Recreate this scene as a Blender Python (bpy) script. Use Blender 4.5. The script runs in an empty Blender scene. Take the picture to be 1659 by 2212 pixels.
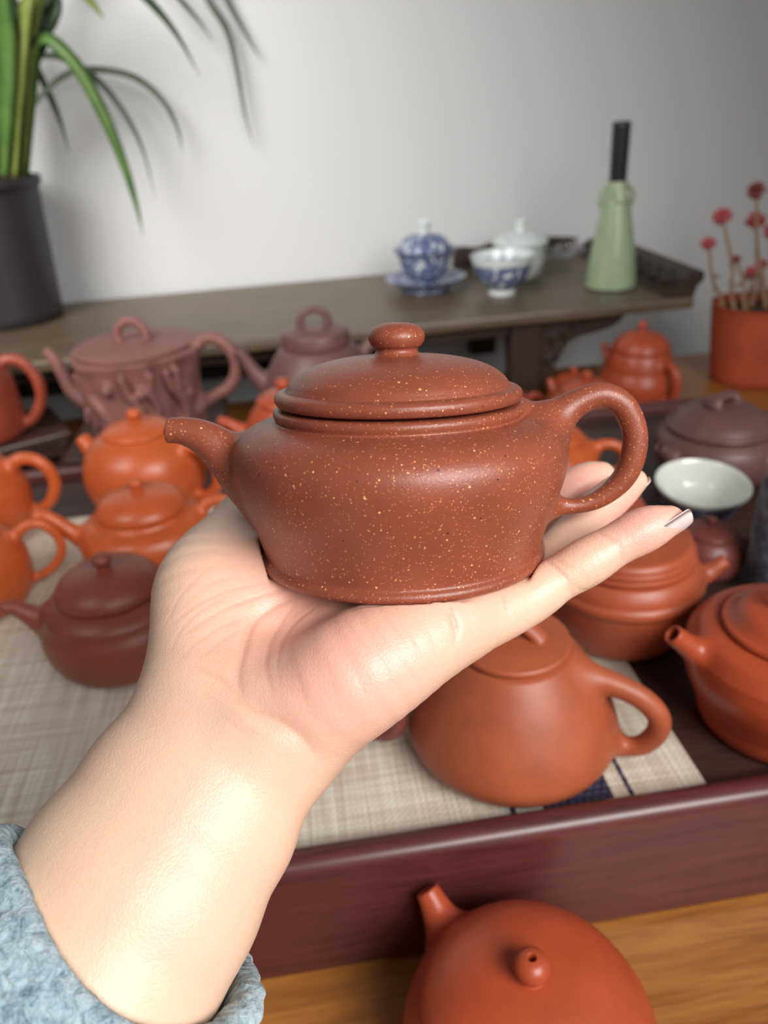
import bpy, bmesh, math, random
import numpy as np
from mathutils import Vector, Matrix, noise

random.seed(7)
rng = np.random.default_rng(7)
SC = bpy.context.scene
COL = SC.collection

# ------------------------------------------------------------------ camera
FPX, CXP, CYP = 1700.0, 829.5, 1106.0        # focal length and centre for a 1659 x 2212 frame
CAM_H, PITCH, ROLL = 0.33, math.radians(28), math.radians(4)
_c, _s, _cr, _sr = math.cos(PITCH), math.sin(PITCH), math.cos(ROLL), math.sin(ROLL)
_r0, _u0, _b0 = Vector((1, 0, 0)), Vector((0, _s, _c)), Vector((0, -_c, _s))
# image right / up expressed in the un-rolled camera frame
_right = _r0 * _cr + _u0 * -_sr
_up = _r0 * _sr + _u0 * _cr
CM = Matrix(((_right.x, _up.x, _b0.x, 0), (_right.y, _up.y, _b0.y, 0), (_right.z, _up.z, _b0.z, CAM_H), (0, 0, 0, 1)))
cam_d = bpy.data.cameras.new('camera')
cam = bpy.data.objects.new('camera', cam_d)
COL.objects.link(cam)
cam.matrix_world = CM
cam_d.sensor_fit = 'VERTICAL'
cam_d.sensor_height = 36.0
cam_d.lens = FPX / 2212 * 36.0
cam_d.clip_start = 0.01
cam_d.dof.use_dof = True
cam_d.dof.focus_distance = 0.222
cam_d.dof.aperture_fstop = cam_d.lens / 2.6
SC.camera = cam

# ------------------------------------------------------------------ world, lights, exposure
SC.view_settings.view_transform = 'Standard'
SC.view_settings.look = 'None'
SC.view_settings.gamma = 1.0
SC.view_settings.use_curve_mapping = False
SC.view_settings.exposure = 0.0
world = bpy.data.worlds.new('room_light')
SC.world = world
world.use_nodes = True
world.node_tree.nodes['Background'].inputs[0].default_value = (0.95, 0.97, 1.0, 1)
world.node_tree.nodes['Background'].inputs[1].default_value = 0.14


def area(name, loc, target, sx, sy, power, color, spread=180):
    d = bpy.data.lights.new(name, 'AREA')
    d.shape = 'RECTANGLE'; d.size = sx; d.size_y = sy; d.energy = power; d.color = color; d.spread = math.radians(spread)
    o = bpy.data.objects.new(name, d); COL.objects.link(o)
    o.location = loc
    o.rotation_euler = (Vector(target) - Vector(loc)).to_track_quat('-Z', 'Y').to_euler()
    return o


area('window_light_right', (0.54, -0.50, 0.74), (0.0, 0.27, 0.02), 0.8, 0.55, 5.5, (1.0, 0.985, 0.965), 92)
area('window_light_left', (-0.80, 0.28, 1.02), (-0.36, 1.35, 0.30), 0.9, 0.9, 5.5, (1.0, 0.985, 0.96), 66)


# ------------------------------------------------------------------ placing helpers
def at(px, py, z):
    """world point at height z that the photograph shows at pixel (px, py)"""
    dx, dy = (px - CXP) / FPX, -(py - CYP) / FPX
    r = _right * dx + _up * dy - _b0
    t = (z - CAM_H) / r.z
    return Vector((0, 0, CAM_H)) + r * t


def deep(p):
    return -(p - Vector((0, 0, CAM_H))).dot(_b0)


def cp(px, py, d):
    """point at depth d in front of the lens, in millimetres of the lens frame"""
    return np.array([(px - CXP) / FPX * d, -(py - CYP) / FPX * d, -d]) * 1000.0


# ------------------------------------------------------------------ materials
def lin(c):
    return tuple(((v / 255) / 12.92 if v / 255 <= .04045 else ((v / 255 + .055) / 1.055) ** 2.4) for v in c)


class NT:
    def __init__(s, name):
        s.m = bpy.data.materials.new(name); s.m.use_nodes = True
        s.t = s.m.node_tree; s.n = s.t.nodes; s.b = s.n['Principled BSDF']
        s.tc = s.n.new('ShaderNodeTexCoord')

    def new(s, ty, **kw):
        o = s.n.new('ShaderNode' + ty)
        for k, v in kw.items(): setattr(o, k, v)
        return o

    def L(s, a, b): s.t.links.new(a, b)

    def noise(s, scale, detail=3, rough=.5, vec=None, dist=0):
        o = s.new('TexNoise'); o.inputs['Scale'].default_value = scale; o.inputs['Detail'].default_value = detail
        o.inputs['Roughness'].default_value = rough; o.inputs['Distortion'].default_value = dist
        s.L(vec or s.tc.outputs['Object'], o.inputs['Vector']); return o.outputs['Fac']

    def ramp(s, fac, stops):
        o = s.new('ValToRGB'); e = o.color_ramp.elements
        while len(e) < len(stops): e.new(0.5)
        for i, (p, c) in enumerate(stops):
            e[i].position = p; e[i].color = (*c, 1) if len(c) == 3 else c
        s.L(fac, o.inputs['Fac']); return o.outputs['Color']

    def mix(s, fac, a, b, mode='MIX'):
        o = s.new('MixRGB', blend_type=mode)
        for i, v in enumerate((fac, a, b)):
            if isinstance(v, (int, float)): o.inputs[i].default_value = v
            elif isinstance(v, tuple): o.inputs[i].default_value = (*v, 1)
            else: s.L(v, o.inputs[i])
        return o.outputs['Color']

    def math(s, op, a, b=0.0, clamp=False):
        o = s.new('Math', operation=op); o.use_clamp = clamp
        for i, v in enumerate((a, b)):
            if isinstance(v, (int, float)): o.inputs[i].default_value = v
            else: s.L(v, o.inputs[i])
        return o.outputs[0]

    def mapped(s, scale=(1, 1, 1), rot=(0, 0, 0)):
        o = s.new('Mapping'); o.inputs['Scale'].default_value = scale; o.inputs['Rotation'].default_value = rot
        s.L(s.tc.outputs['Object'], o.inputs['Vector']); return o.outputs['Vector']

    def bump(s, h, strength=.2, dist=.001):
        o = s.new('Bump'); o.inputs['Strength'].default_value = strength; o.inputs['Distance'].default_value = dist
        s.L(h, o.inputs['Height']); s.L(o.outputs[0], s.b.inputs['Normal'])

    def set(s, **kw):
        for k, v in kw.items():
            i = s.b.inputs[k.replace('_', ' ')]
            if isinstance(v, (int, float)): i.default_value = v
            elif isinstance(v, tuple): i.default_value = (*v, 1) if i.type == 'RGBA' else v
            else: s.L(v, i)
        return s.m


def clay(name, rgb, rough=.42, spec=.5, var=.12, bump=.12, coat=0.0):
    m = NT(name); c = lin(rgb)
    f = m.noise(45, 4, .6)
    col = m.ramp(f, [(.3, tuple(v * (1 - var) for v in c)), (.7, tuple(v * (1 + var) for v in c))])
    m.bump(m.noise(900, 3, .6), bump, .0005)
    return m.set(Base_Color=col, Roughness=rough, Specular_IOR_Level=spec, Coat_Weight=coat, Coat_Roughness=.25)


def speckled_clay():
    m = NT('speckled_red_clay'); c = lin((146, 75, 54))
    base = m.ramp(m.noise(45, 4, .6), [(.3, tuple(v * .9 for v in c)), (.7, tuple(v * 1.1 for v in c))])
    out = base; hs = None
    warm = m.math('ADD', m.math('MULTIPLY', m.noise(22, 2), 2.2), -.45, True)      # specks gather in clouds
    for sc, size, keep, col in ((900, .18, .60, (220, 146, 92)), (1400, .22, .58, (200, 120, 76)), (520, .12, .78, (244, 192, 128)), (430, .10, .93, (45, 28, 26))):
        v = m.new('TexVoronoi'); v.inputs['Scale'].default_value = sc; m.L(m.tc.outputs['Object'], v.inputs['Vector'])
        sep = m.new('SeparateColor'); m.L(v.outputs['Color'], sep.inputs[0])
        dot = m.math('LESS_THAN', v.outputs['Distance'], m.math('MULTIPLY', sep.outputs[1], size * 1.7))
        on = m.math('GREATER_THAN', m.math('ADD', sep.outputs[0], m.math('MULTIPLY', m.math('ADD', warm, -.5), .35)), keep)
        f = m.math('MULTIPLY', dot, on)
        out = m.mix(m.math('MULTIPLY', f, .85), out, lin(col))
        hs = f if hs is None else m.math('ADD', hs, f)
    h = m.math('ADD', m.math('MULTIPLY', hs, .25), m.noise(1500, 4, .65))
    m.bump(h, .28, .0004)
    return m.set(Base_Color=out, Roughness=.35, Specular_IOR_Level=.55)


def plain(name, rgb, rough=.5, spec=.5, **kw):
    m = NT(name); c = lin(rgb)
    col = m.ramp(m.noise(60, 3), [(.3, tuple(v * .93 for v in c)), (.7, tuple(min(1, v * 1.07) for v in c))])
    return m.set(Base_Color=col, Roughness=rough, Specular_IOR_Level=spec, **kw)


def wood(name, dark, light, scale=(3, 40, 40), rough=.35, coat=.2, spec=.5, bump=.1):
    m = NT(name)
    v = m.mapped(scale)
    f = m.noise(3, 6, .6, v, .6)
    g = m.noise(14, 4, .7, v, .2)
    fac = m.math('ADD', m.math('MULTIPLY', f, .7), m.math('MULTIPLY', g, .3))
    col = m.ramp(fac, [(.34, lin(dark)), (.66, lin(light))])
    m.bump(g, bump, .0006)
    return m.set(Base_Color=col, Roughness=rough, Coat_Weight=coat, Coat_Roughness=.2, Specular_IOR_Level=spec)


M = {}
M['held'] = speckled_clay()
M['orange'] = clay('orange_clay', (194, 90, 44), .33)
M['redorange'] = clay('red_orange_clay', (172, 74, 44), .36)
M['brick'] = clay('brick_red_clay', (158, 72, 52), .38)
M['brown'] = clay('terracotta_brown_clay', (166, 84, 54), .46)
M['warm'] = clay('warm_red_clay', (170, 82, 52), .40)
M['darkred'] = clay('dark_red_clay', (134, 66, 50), .40)
M['deep'] = clay('deep_red_clay', (118, 60, 52), .40)
M['purple'] = clay('purple_clay', (110, 74, 72), .42)
M['trunk'] = clay('rosy_purple_clay', (132, 86, 80), .55, bump=.3)
M['hole'] = plain('spout_hole_dark', (28, 14, 12), .9, .1)


# ------------------------------------------------------------------ object helpers
def link(o):
    COL.objects.link(o); return o


def empty(name, loc, rotz=0.0, label=None, cat=None, group=None):
    o = link(bpy.data.objects.new(name, None)); o.empty_display_size = .02
    o.location = loc; o.rotation_euler = (0, 0, rotz)
    return tag(o, label, cat, group)


def tag(o, label=None, cat=None, group=None, kind=None):
    if label: o['label'] = label
    if cat: o['category'] = cat
    if group: o['group'] = group
    if kind: o['kind'] = kind
    return o


def mesh_obj(name, verts, faces, mat, parent=None, smooth=True, normals=None, loc=None):
    me = bpy.data.meshes.new(name)
    me.from_pydata([tuple(v) for v in verts] if not isinstance(verts, np.ndarray) else verts.tolist(), [], faces if not isinstance(faces, np.ndarray) else faces.tolist())
    me.update()
    if smooth:
        me.polygons.foreach_set('use_smooth', [True] * len(me.polygons))
    if normals is not None:
        me.normals_split_custom_set_from_vertices(normals.tolist())
    me.materials.append(mat)
    o = link(bpy.data.objects.new(name, me))
    if parent: o.parent = parent
    if loc is not None: o.location = loc
    return o


def bm_obj(name, bm, mat, parent=None, smooth=False, loc=None):
    me = bpy.data.meshes.new(name)
    bmesh.ops.recalc_face_normals(bm, faces=bm.faces)
    bm.to_mesh(me); bm.free()
    if smooth: me.polygons.foreach_set('use_smooth', [True] * len(me.polygons))
    me.materials.append(mat)
    o = link(bpy.data.objects.new(name, me))
    if parent: o.parent = parent
    if loc is not None: o.location = loc
    return o


def box_bm(x0, x1, y0, y1, z0, z1, bev=0.0, seg=2, bm=None):
    own = bm is None
    b = bmesh.new()
    vs = [b.verts.new(p) for p in ((x0, y0, z0), (x1, y0, z0), (x1, y1, z0), (x0, y1, z0), (x0, y0, z1), (x1, y0, z1), (x1, y1, z1), (x0, y1, z1))]
    for f in ((3, 2, 1, 0), (4, 5, 6, 7), (0, 1, 5, 4), (1, 2, 6, 5), (2, 3, 7, 6), (3, 0, 4, 7)):
        b.faces.new([vs[i] for i in f])
    if bev: bmesh.ops.bevel(b, geom=b.edges[:], offset=bev, segments=seg, profile=.5, affect='EDGES')
    if own: return b
    me = bpy.data.meshes.new('tmp'); b.to_mesh(me); b.free(); bm.from_mesh(me); bpy.data.meshes.remove(me)
    return bm


def spl(pts, n=6):
    """Catmull-Rom through pts; a None in the list makes a corner"""
    runs, cur = [], []
    for p in pts:
        if p is None:
            runs.append(cur); cur = [cur[-1]]
        else: cur.append(tuple(map(float, p)))
    runs.append(cur)
    out = []
    for r in runs:
        P = np.array(r)
        if len(P) < 3:
            seg = list(P)
        else:
            Q = np.vstack([2 * P[0] - P[1], P, 2 * P[-1] - P[-2]]); seg = []
            for i in range(1, len(Q) - 2):
                p0, p1, p2, p3 = Q[i - 1], Q[i], Q[i + 1], Q[i + 2]
                for t in np.linspace(0, 1, n, endpoint=False):
                    seg.append(.5 * (2 * p1 + (p2 - p0) * t + (2 * p0 - 5 * p1 + 4 * p2 - p3) * t * t + (3 * p1 - p0 - 3 * p2 + p3) * t ** 3))
            seg.append(P[-1])
        if out: seg = seg[1:]
        out.extend(seg)
    return np.array(out)


def lathe(name, prof, mat, parent=None, n=72, mod=None, loc=None, unit=.001):
    """revolve an (r, z) profile in millimetres about Z"""
    P = np.array(prof, float)
    verts, faces, rings = [], [], []
    for r, z in P:
        if r < 1e-4:
            rings.append([len(verts)]); verts.append((0, 0, z * unit))
        else:
            a = np.arange(n) / n * 2 * math.pi
            k = np.ones(n) if mod is None else mod(a, z)
            rings.append(list(range(len(verts), len(verts) + n)))
            verts.extend(zip(r * k * np.cos(a) * unit, r * k * np.sin(a) * unit, np.full(n, z * unit)))
    for A, B in zip(rings, rings[1:]):
        if len(A) == 1 and len(B) == 1: continue
        for i in range(n):
            j = (i + 1) % n
            if len(A) == 1: faces.append((A[0], B[j], B[i]))
            elif len(B) == 1: faces.append((A[i], A[j], B[0]))
            else: faces.append((A[i], A[j], B[j], B[i]))
    return mesh_obj(name, verts, faces, mat, parent, loc=loc)


def tube(name, pts, rad, mat, parent=None, n=14, flat=1.0, unit=.001, caps=True):
    P = np.array(pts, float); R = np.broadcast_to(np.array(rad, float), (len(P),))
    T = np.gradient(P, axis=0); T /= np.linalg.norm(T, axis=1)[:, None] + 1e-12
    ref = np.array([0, 1, 0.]) if abs(T[0] @ np.array([0, 1, 0.])) < .9 else np.array([0, 0, 1.])
    u = np.cross(T[0], ref); u /= np.linalg.norm(u)
    verts, faces = [], []
    a = np.arange(n) / n * 2 * math.pi
    for i in range(len(P)):
        u = u - T[i] * (u @ T[i]); u /= np.linalg.norm(u); v = np.cross(T[i], u)
        verts.extend((P[i] + R[i] * (np.cos(a)[:, None] * u + flat * np.sin(a)[:, None] * v)) * unit)
    for i in range(len(P) - 1):
        for j in range(n):
            k = (j + 1) % n
            faces.append((i * n + j, i * n + k, i * n + n + k, i * n + n + j))
    if caps:
        faces.append(tuple(range(n))[::-1]); faces.append(tuple(range((len(P) - 1) * n, len(P) * n)))
    return mesh_obj(name, np.array(verts), faces, mat, parent)


# ------------------------------------------------------------------ implicit surfaces (clay bodies, the hand)
def smin(a, b, k):
    h = np.maximum(k - np.abs(a - b), 0) / k
    return np.minimum(a, b) - h * h * k * .25


def cap_d(P, a, b, ra, rb):
    ab = b - a; t = np.clip(((P - a) @ ab) / (ab @ ab + 1e-9), 0, 1)
    return np.linalg.norm(P - a - t[..., None] * ab, axis=-1) - (ra + t * (rb - ra))


def ell_d(P, c, r, ax=None):
    Q = P - c
    if ax is not None: Q = Q @ np.asarray(ax).T
    q = Q / r; l = np.linalg.norm(q, axis=-1); g = np.linalg.norm(q / r, axis=-1)
    return l * (l - 1) / (g + 1e-6)


def chain_d(P, pts, rad):
    d = np.full(P.shape[:-1], 1e3, np.float32)
    for i in range(len(pts) - 1): d = np.minimum(d, cap_d(P, pts[i], pts[i + 1], rad[i], rad[i + 1]))
    return d


class Grid:
    def __init__(s, lo, hi, res):
        s.lo = np.array(lo, np.float32); s.res = res
        s.n = np.ceil((np.array(hi) - s.lo) / res).astype(int) + 1
        s.ax = [s.lo[i] + np.arange(s.n[i], dtype=np.float32) * res for i in range(3)]

    def sub(s, lo, hi):
        a = np.clip(np.floor((np.array(lo) - s.lo) / s.res).astype(int), 0, s.n); b = np.clip(np.ceil((np.array(hi) - s.lo) / s.res).astype(int) + 1, 0, s.n)
        sl = tuple(slice(a[i], b[i]) for i in range(3))
        X = np.stack(np.meshgrid(*[s.ax[i][sl[i]] for i in range(3)], indexing='ij'), -1)
        return sl, X

    def full(s): return np.full(s.n, 60.0, np.float32)

    def put(s, F, fn, lo, hi, margin=14):
        sl, X = s.sub(np.array(lo) - margin, np.array(hi) + margin)
        if X.size: F[sl] = np.minimum(F[sl], fn(X).astype(np.float32))

    def putk(s, F, fn, lo, hi, k, margin=16):
        sl, X = s.sub(np.array(lo) - margin, np.array(hi) + margin)
        if X.size: F[sl] = smin(F[sl], fn(X).astype(np.float32), k)

    def sample(s, F, V):
        q = (V - s.lo) / s.res; i = np.clip(np.floor(q).astype(int), 0, s.n - 2); f = np.clip(q - i, 0, 1)
        o = 0
        for dx in (0, 1):
            for dy in (0, 1):
                for dz in (0, 1):
                    w = (f[:, 0] if dx else 1 - f[:, 0]) * (f[:, 1] if dy else 1 - f[:, 1]) * (f[:, 2] if dz else 1 - f[:, 2])
                    o = o + w * F[i[:, 0] + dx, i[:, 1] + dy, i[:, 2] + dz]
        return o

    def grad(s, F, V):
        h = s.res * .8; g = np.zeros_like(V)
        for a in range(3):
            e = np.zeros(3); e[a] = h
            g[:, a] = s.sample(F, V + e) - s.sample(F, V - e)
        return g / (np.linalg.norm(g, axis=1)[:, None] + 1e-9)

    def polygonise(s, F):
        """naive surface nets -> vertices, quads"""
        S = F < 0
        nx, ny, nz = s.n
        acc = np.zeros((nx - 1, ny - 1, nz - 1, 3), np.float32); cnt = np.zeros((nx - 1, ny - 1, nz - 1), np.float32)
        C = [(0, 0, 0), (1, 0, 0), (0, 1, 0), (1, 1, 0), (0, 0, 1), (1, 0, 1), (0, 1, 1), (1, 1, 1)]
        view = lambda A, c: A[c[0]:nx - 1 + c[0], c[1]:ny - 1 + c[1], c[2]:nz - 1 + c[2]]
        tot = sum(view(S, c).astype(np.int8) for c in C)
        act = (tot > 0) & (tot < 8)
        I = np.argwhere(act)
        vals = np.stack([F[I[:, 0] + c[0], I[:, 1] + c[1], I[:, 2] + c[2]] for c in C], 1)
        pos = np.zeros((len(I), 3)); n = np.zeros(len(I))
        for a in range(8):
            for b in range(a + 1, 8):
                ca, cb = np.array(C[a]), np.array(C[b])
                if np.abs(ca - cb).sum() != 1: continue
                va, vb = vals[:, a], vals[:, b]
                m = (va < 0) != (vb < 0)
                t = np.where(m, va / np.where(m, va - vb, 1), 0)
                pos += np.where(m[:, None], ca + t[:, None] * (cb - ca), 0); n += m
        V = s.lo + (I + pos / n[:, None]) * s.res
        idx = np.full((nx - 1, ny - 1, nz - 1), -1, np.int64); idx[act] = np.arange(len(I))
        faces = []
        for a in range(3):
            b, c = (a + 1) % 3, (a + 2) % 3
            sl0 = [slice(1, -1)] * 3; sl1 = [slice(1, -1)] * 3
            sl0[a] = slice(0, -1); sl1[a] = slice(1, None)
            A, B = S[tuple(sl0)], S[tuple(sl1)]
            E = np.argwhere(A != B)
            if not len(E): continue
            flip = A[tuple(E.T)]
            base = E.copy(); base[:, b] += 1; base[:, c] += 1
            eb = np.zeros(3, int); eb[b] = 1; ec = np.zeros(3, int); ec[c] = 1
            q = np.stack([idx[tuple((base - eb - ec).T)], idx[tuple((base - ec).T)], idx[tuple(base.T)], idx[tuple((base - eb).T)]], 1)
            q[~flip] = q[~flip][:, ::-1]
            faces.append(q)
        Q = np.vstack(faces); Q = Q[(Q >= 0).all(1)]
        for _ in range(3):
            g = s.grad(F, V); V = V - g * np.clip(s.sample(F, V), -s.res, s.res)[:, None]
        return V, Q, s.grad(F, V)


def profile_sdf(prof):
    """signed distance to a solid of revolution given its (r, z) outline from the axis at the base to the axis at the top"""
    P = np.array(prof); step = .5
    r = np.arange(0, P[:, 0].max() + 26, step); z = np.arange(P[:, 1].min() - 20, P[:, 1].max() + 26, step)
    R, Z = np.meshgrid(r, z, indexing='ij'); D = np.full(R.shape, 1e9); ins = np.zeros(R.shape, bool)
    for (x0, y0), (x1, y1) in zip(P, P[1:]):
        dx, dy = x1 - x0, y1 - y0; l = dx * dx + dy * dy
        if l < 1e-10: continue
        t = np.clip(((R - x0) * dx + (Z - y0) * dy) / l, 0, 1)
        D = np.minimum(D, np.hypot(R - x0 - t * dx, Z - y0 - t * dy))
        if dy != 0: ins ^= ((y0 > Z) != (y1 > Z)) & (R < dx * (Z - y0) / dy + x0)
    D = np.where(ins, -D, D).astype(np.float32)

    def f(X, mod=None):
        rr = np.hypot(X[..., 0], X[..., 1])
        if mod is not None: rr = rr / mod(np.arctan2(X[..., 1], X[..., 0]), X[..., 2])
        a = np.clip(rr / step, 0, len(r) - 1.001); b = np.clip((X[..., 2] - z[0]) / step, 0, len(z) - 1.001)
        i, j = a.astype(int), b.astype(int); u, v = a - i, b - j
        return (D[i, j] * (1 - u) + D[i + 1, j] * u) * (1 - v) + (D[i, j + 1] * (1 - u) + D[i + 1, j + 1] * u) * v
    return f


def teapot(name, label, loc, yaw, mat, body, lid, knob, spout, handle, k=7, res=1.5, group=None, mod=None, hole=.6, matrix=None, lid_mod=None, extra=None, knob_mat=None, cut=None, S=1.0, ks=None):
    """spout to -X, handle to +X, all outlines in millimetres"""
    root = empty(name, loc, yaw, label, 'teapot', group)
    if S != 1.0:
        sc = lambda L: [None if q is None else tuple(v * S for v in q) for q in L]
        body = sc(body); lid = sc(lid); spout = sc(spout); handle = sc(handle); knob = (knob[0], sc(knob[1])); k *= S
    if matrix is not None: root.matrix_world = matrix
    body = np.vstack([[0, body[0][1]], spl(body), [0, [q for q in body if q is not None][-1][1]]])
    bf = profile_sdf(body)
    chains = []
    for nm, ch in (('spout', spout), ('handle', handle)):
        if ch is None: continue
        q = spl([(p[0], p[1], p[2], p[3]) for p in ch], 5)
        chains.append((nm, q[:, :3], q[:, 3]))
    rm = body[:, 0].max()
    lo = np.array([-rm, -rm, body[:, 1].min()]); hi = np.array([rm, rm, body[:, 1].max()])
    if mod is not None: lo[:2] *= 1.25; hi[:2] *= 1.25
    for _, p, r in chains:
        lo = np.minimum(lo, (p - r[:, None]).min(0)); hi = np.maximum(hi, (p + r[:, None]).max(0))
    G = Grid(lo - 3 * res, hi + 3 * res, res)
    sl, X = G.sub(lo - 50, hi + 50)
    B = bf(X, mod).astype(np.float32) if mod is not None else bf(X).astype(np.float32)
    F = B.copy(); parts = {}
    for nm, p, r in chains:
        D = G.full()
        slc, Xc = G.sub((p - r[:, None]).min(0) - 16, (p + r[:, None]).max(0) + 16)
        d = chain_d(Xc, p, r)
        if nm == 'spout':
            t = p[-1] - p[-3]; t /= np.linalg.norm(t)
            if cut is not None: t = np.array(cut) / np.linalg.norm(cut)
            d = np.maximum(d, (Xc - (p[-1] - t * 0)) @ t)
        D[slc] = d; parts[nm] = D
        F = smin(F, D, (ks or k) if nm == 'spout' else k)
        if nm == 'spout' and hole:
            H = G.full(); m = max(2, int(len(p) * .55)); q = np.vstack([p[m:], p[-1] + t * 6])
            slc, Xc = G.sub(q.min(0) - 12, q.max(0) + 12)
            H[slc] = chain_d(Xc, q, np.append(r[m:], r[-1]) * hole); F = np.maximum(F, -H)
    if extra is not None: F = extra(G, F)
    V, Q, N = G.polygonise(F)
    ctr = V[Q].mean(1)
    dB = G.sample(B, ctr)
    owner = np.zeros(len(Q), int); best = dB.copy()
    for i, (nm, D) in enumerate(parts.items()):
        d = G.sample(D, ctr); m = d < best; owner[m] = i + 1; best[m] = d[m]
    objs = {}
    for i, nm in enumerate(['body'] + list(parts)):
        q = Q[owner == i]
        if not len(q): continue
        u, inv = np.unique(q, return_inverse=True)
        objs[nm] = mesh_obj(nm, V[u] * .001, inv.reshape(q.shape), mat, root, normals=N[u])
    if lid is not None:
        L = lathe('lid', spl(lid), mat, root, mod=lid_mod)
        top = [p for p in lid if p is not None][-1][1]
        if knob:
            kind, kp = knob
            if kind == 'lathe':
                kk = lathe('knob', spl([(r, z + top) for r, z in kp if True]), knob_mat or mat, L, 40)
            else:
                q = spl([(p[0], p[1], p[2] + top, p[3]) for p in kp], 6)
                kk = tube('knob', q[:, :3], q[:, 3], knob_mat or mat, L, 16, flat=1.5 if kind == 'bridge' else 1.0)
    return root


# profiles are written bottom to top
KNOB_BALL = ('lathe', [(4.6, -1), (4.2, .6), (4.6, 1.8), (6.0, 3.6), (6.4, 5.6), (5.6, 8), (3.2, 9.6), (0, 10.1)])


def knob_ball(s=1.0, w=1.0):
    return ('lathe', [(r * s * w, z * s) for r, z in KNOB_BALL[1]])


# ------------------------------------------------------------------ the setting: wall, table
YAW = math.radians(6)                              # the furniture is turned a little against the lens
_w = NT('painted_wall'); _w.bump(_w.noise(350, 3, .6), .05, .0005); M['wall'] = _w.set(Base_Color=lin((208, 208, 208)), Roughness=.85, Specular_IOR_Level=.2)
M['table'] = wood('golden_table_wood', (124, 74, 32), (188, 124, 58), (2.2, 30, 30), .38, .15)
M['tray'] = wood('dark_red_tray_wood', (70, 30, 32), (100, 47, 46), (4, 60, 60), .40, .30)
M['shelf'] = wood('dark_brown_shelf_wood', (74, 62, 48), (112, 96, 76), (4, 50, 50), .45, .1)
M['shelf_dark'] = wood('blackened_shelf_wood', (40, 28, 24), (62, 46, 38), (4, 40, 40), .5, .05)
M['stand'] = wood('dark_stand_wood', (48, 30, 28), (76, 52, 46), (6, 60, 60), .45, .1)


def frame_empty(name, loc, **kw): return empty(name, loc, YAW, **kw)


w = bm_obj('wall_back', box_bm(-2.2, 2.2, 0, .1, -.8, 2.2), M['wall'], loc=(.0, 1.375, 0)); w.rotation_euler.z = YAW
tag(w, 'plain grey-white painted wall behind the shelf', kind='structure')
f = bm_obj('floor', box_bm(-2.2, 2.2, -2.0, 1.4, -.86, -.80), plain('grey_floor', (120, 112, 104), .6)); tag(f, kind='structure')

TZ = -.07
tb = frame_empty('wooden_table', (0, 0, TZ), label='golden brown wooden table carrying the tray and teapots', cat='table')
bm_obj('tabletop', box_bm(-.95, .95, .02, 1.16, -.035, 0, .004), M['table'], tb)
for sx in (-.88, .88):
    for sy in (.10, 1.08): bm_obj('leg', box_bm(sx - .03, sx + .03, sy - .03, sy + .03, -.73, -.034, .003), M['table'], tb)

# ------------------------------------------------------------------ tea tray and woven mat
TO = Vector((-.064, .2628, 0))                      # inner front edge of the tray, near the hand
tr = empty('tea_tray', (TO.x, TO.y, TZ), YAW, 'long dark red wooden tea tray with a raised rounded rim', 'tray')
U0, U1, V1 = -.47, .50, .499
bm_obj('tray_floor', box_bm(U0, U1, -.004, V1 + .004, .05, .0695), M['stand'], tr)
b = box_bm(U0 - .016, U1 + .016, -.0165, -.001, .0, .0835, .0072, 5); bm_obj('front_rail', b, M['tray'], tr, smooth=True)
b = box_bm(U0 - .016, U1 + .016, V1 + .001, V1 + .0165, .0, .0805, .005, 3); bm_obj('back_rail', b, M['tray'], tr)
for u in (U0, U1):
    s = -1 if u == U0 else 1
    bm_obj('side_rail', box_bm(min(u + s * .001, u + s * .016), max(u + s * .001, u + s * .016), -.001, V1 + .001, .0, .0805, .005, 3), M['tray'], tr)


def mat_material():
    m = NT('woven_linen'); 
    a = m.new('Attribute', attribute_name='thread'); col = a.outputs['Color']
    v1 = m.mapped((620, 9, 1)); v2 = m.mapped((9, 620, 1))
    st = m.math('ADD', m.noise(1, 3, .6, v1), m.noise(1, 3, .6, v2))
    tone = m.ramp(m.math('MULTIPLY', st, .5), [(.40, lin((186, 172, 150))), (.50, lin((206, 196, 178))), (.62, lin((232, 227, 214)))])
    c = m.mix(a.outputs['Alpha'], tone, col)
    return m.set(Base_Color=c, Roughness=.85, Specular_IOR_Level=.2)


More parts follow.
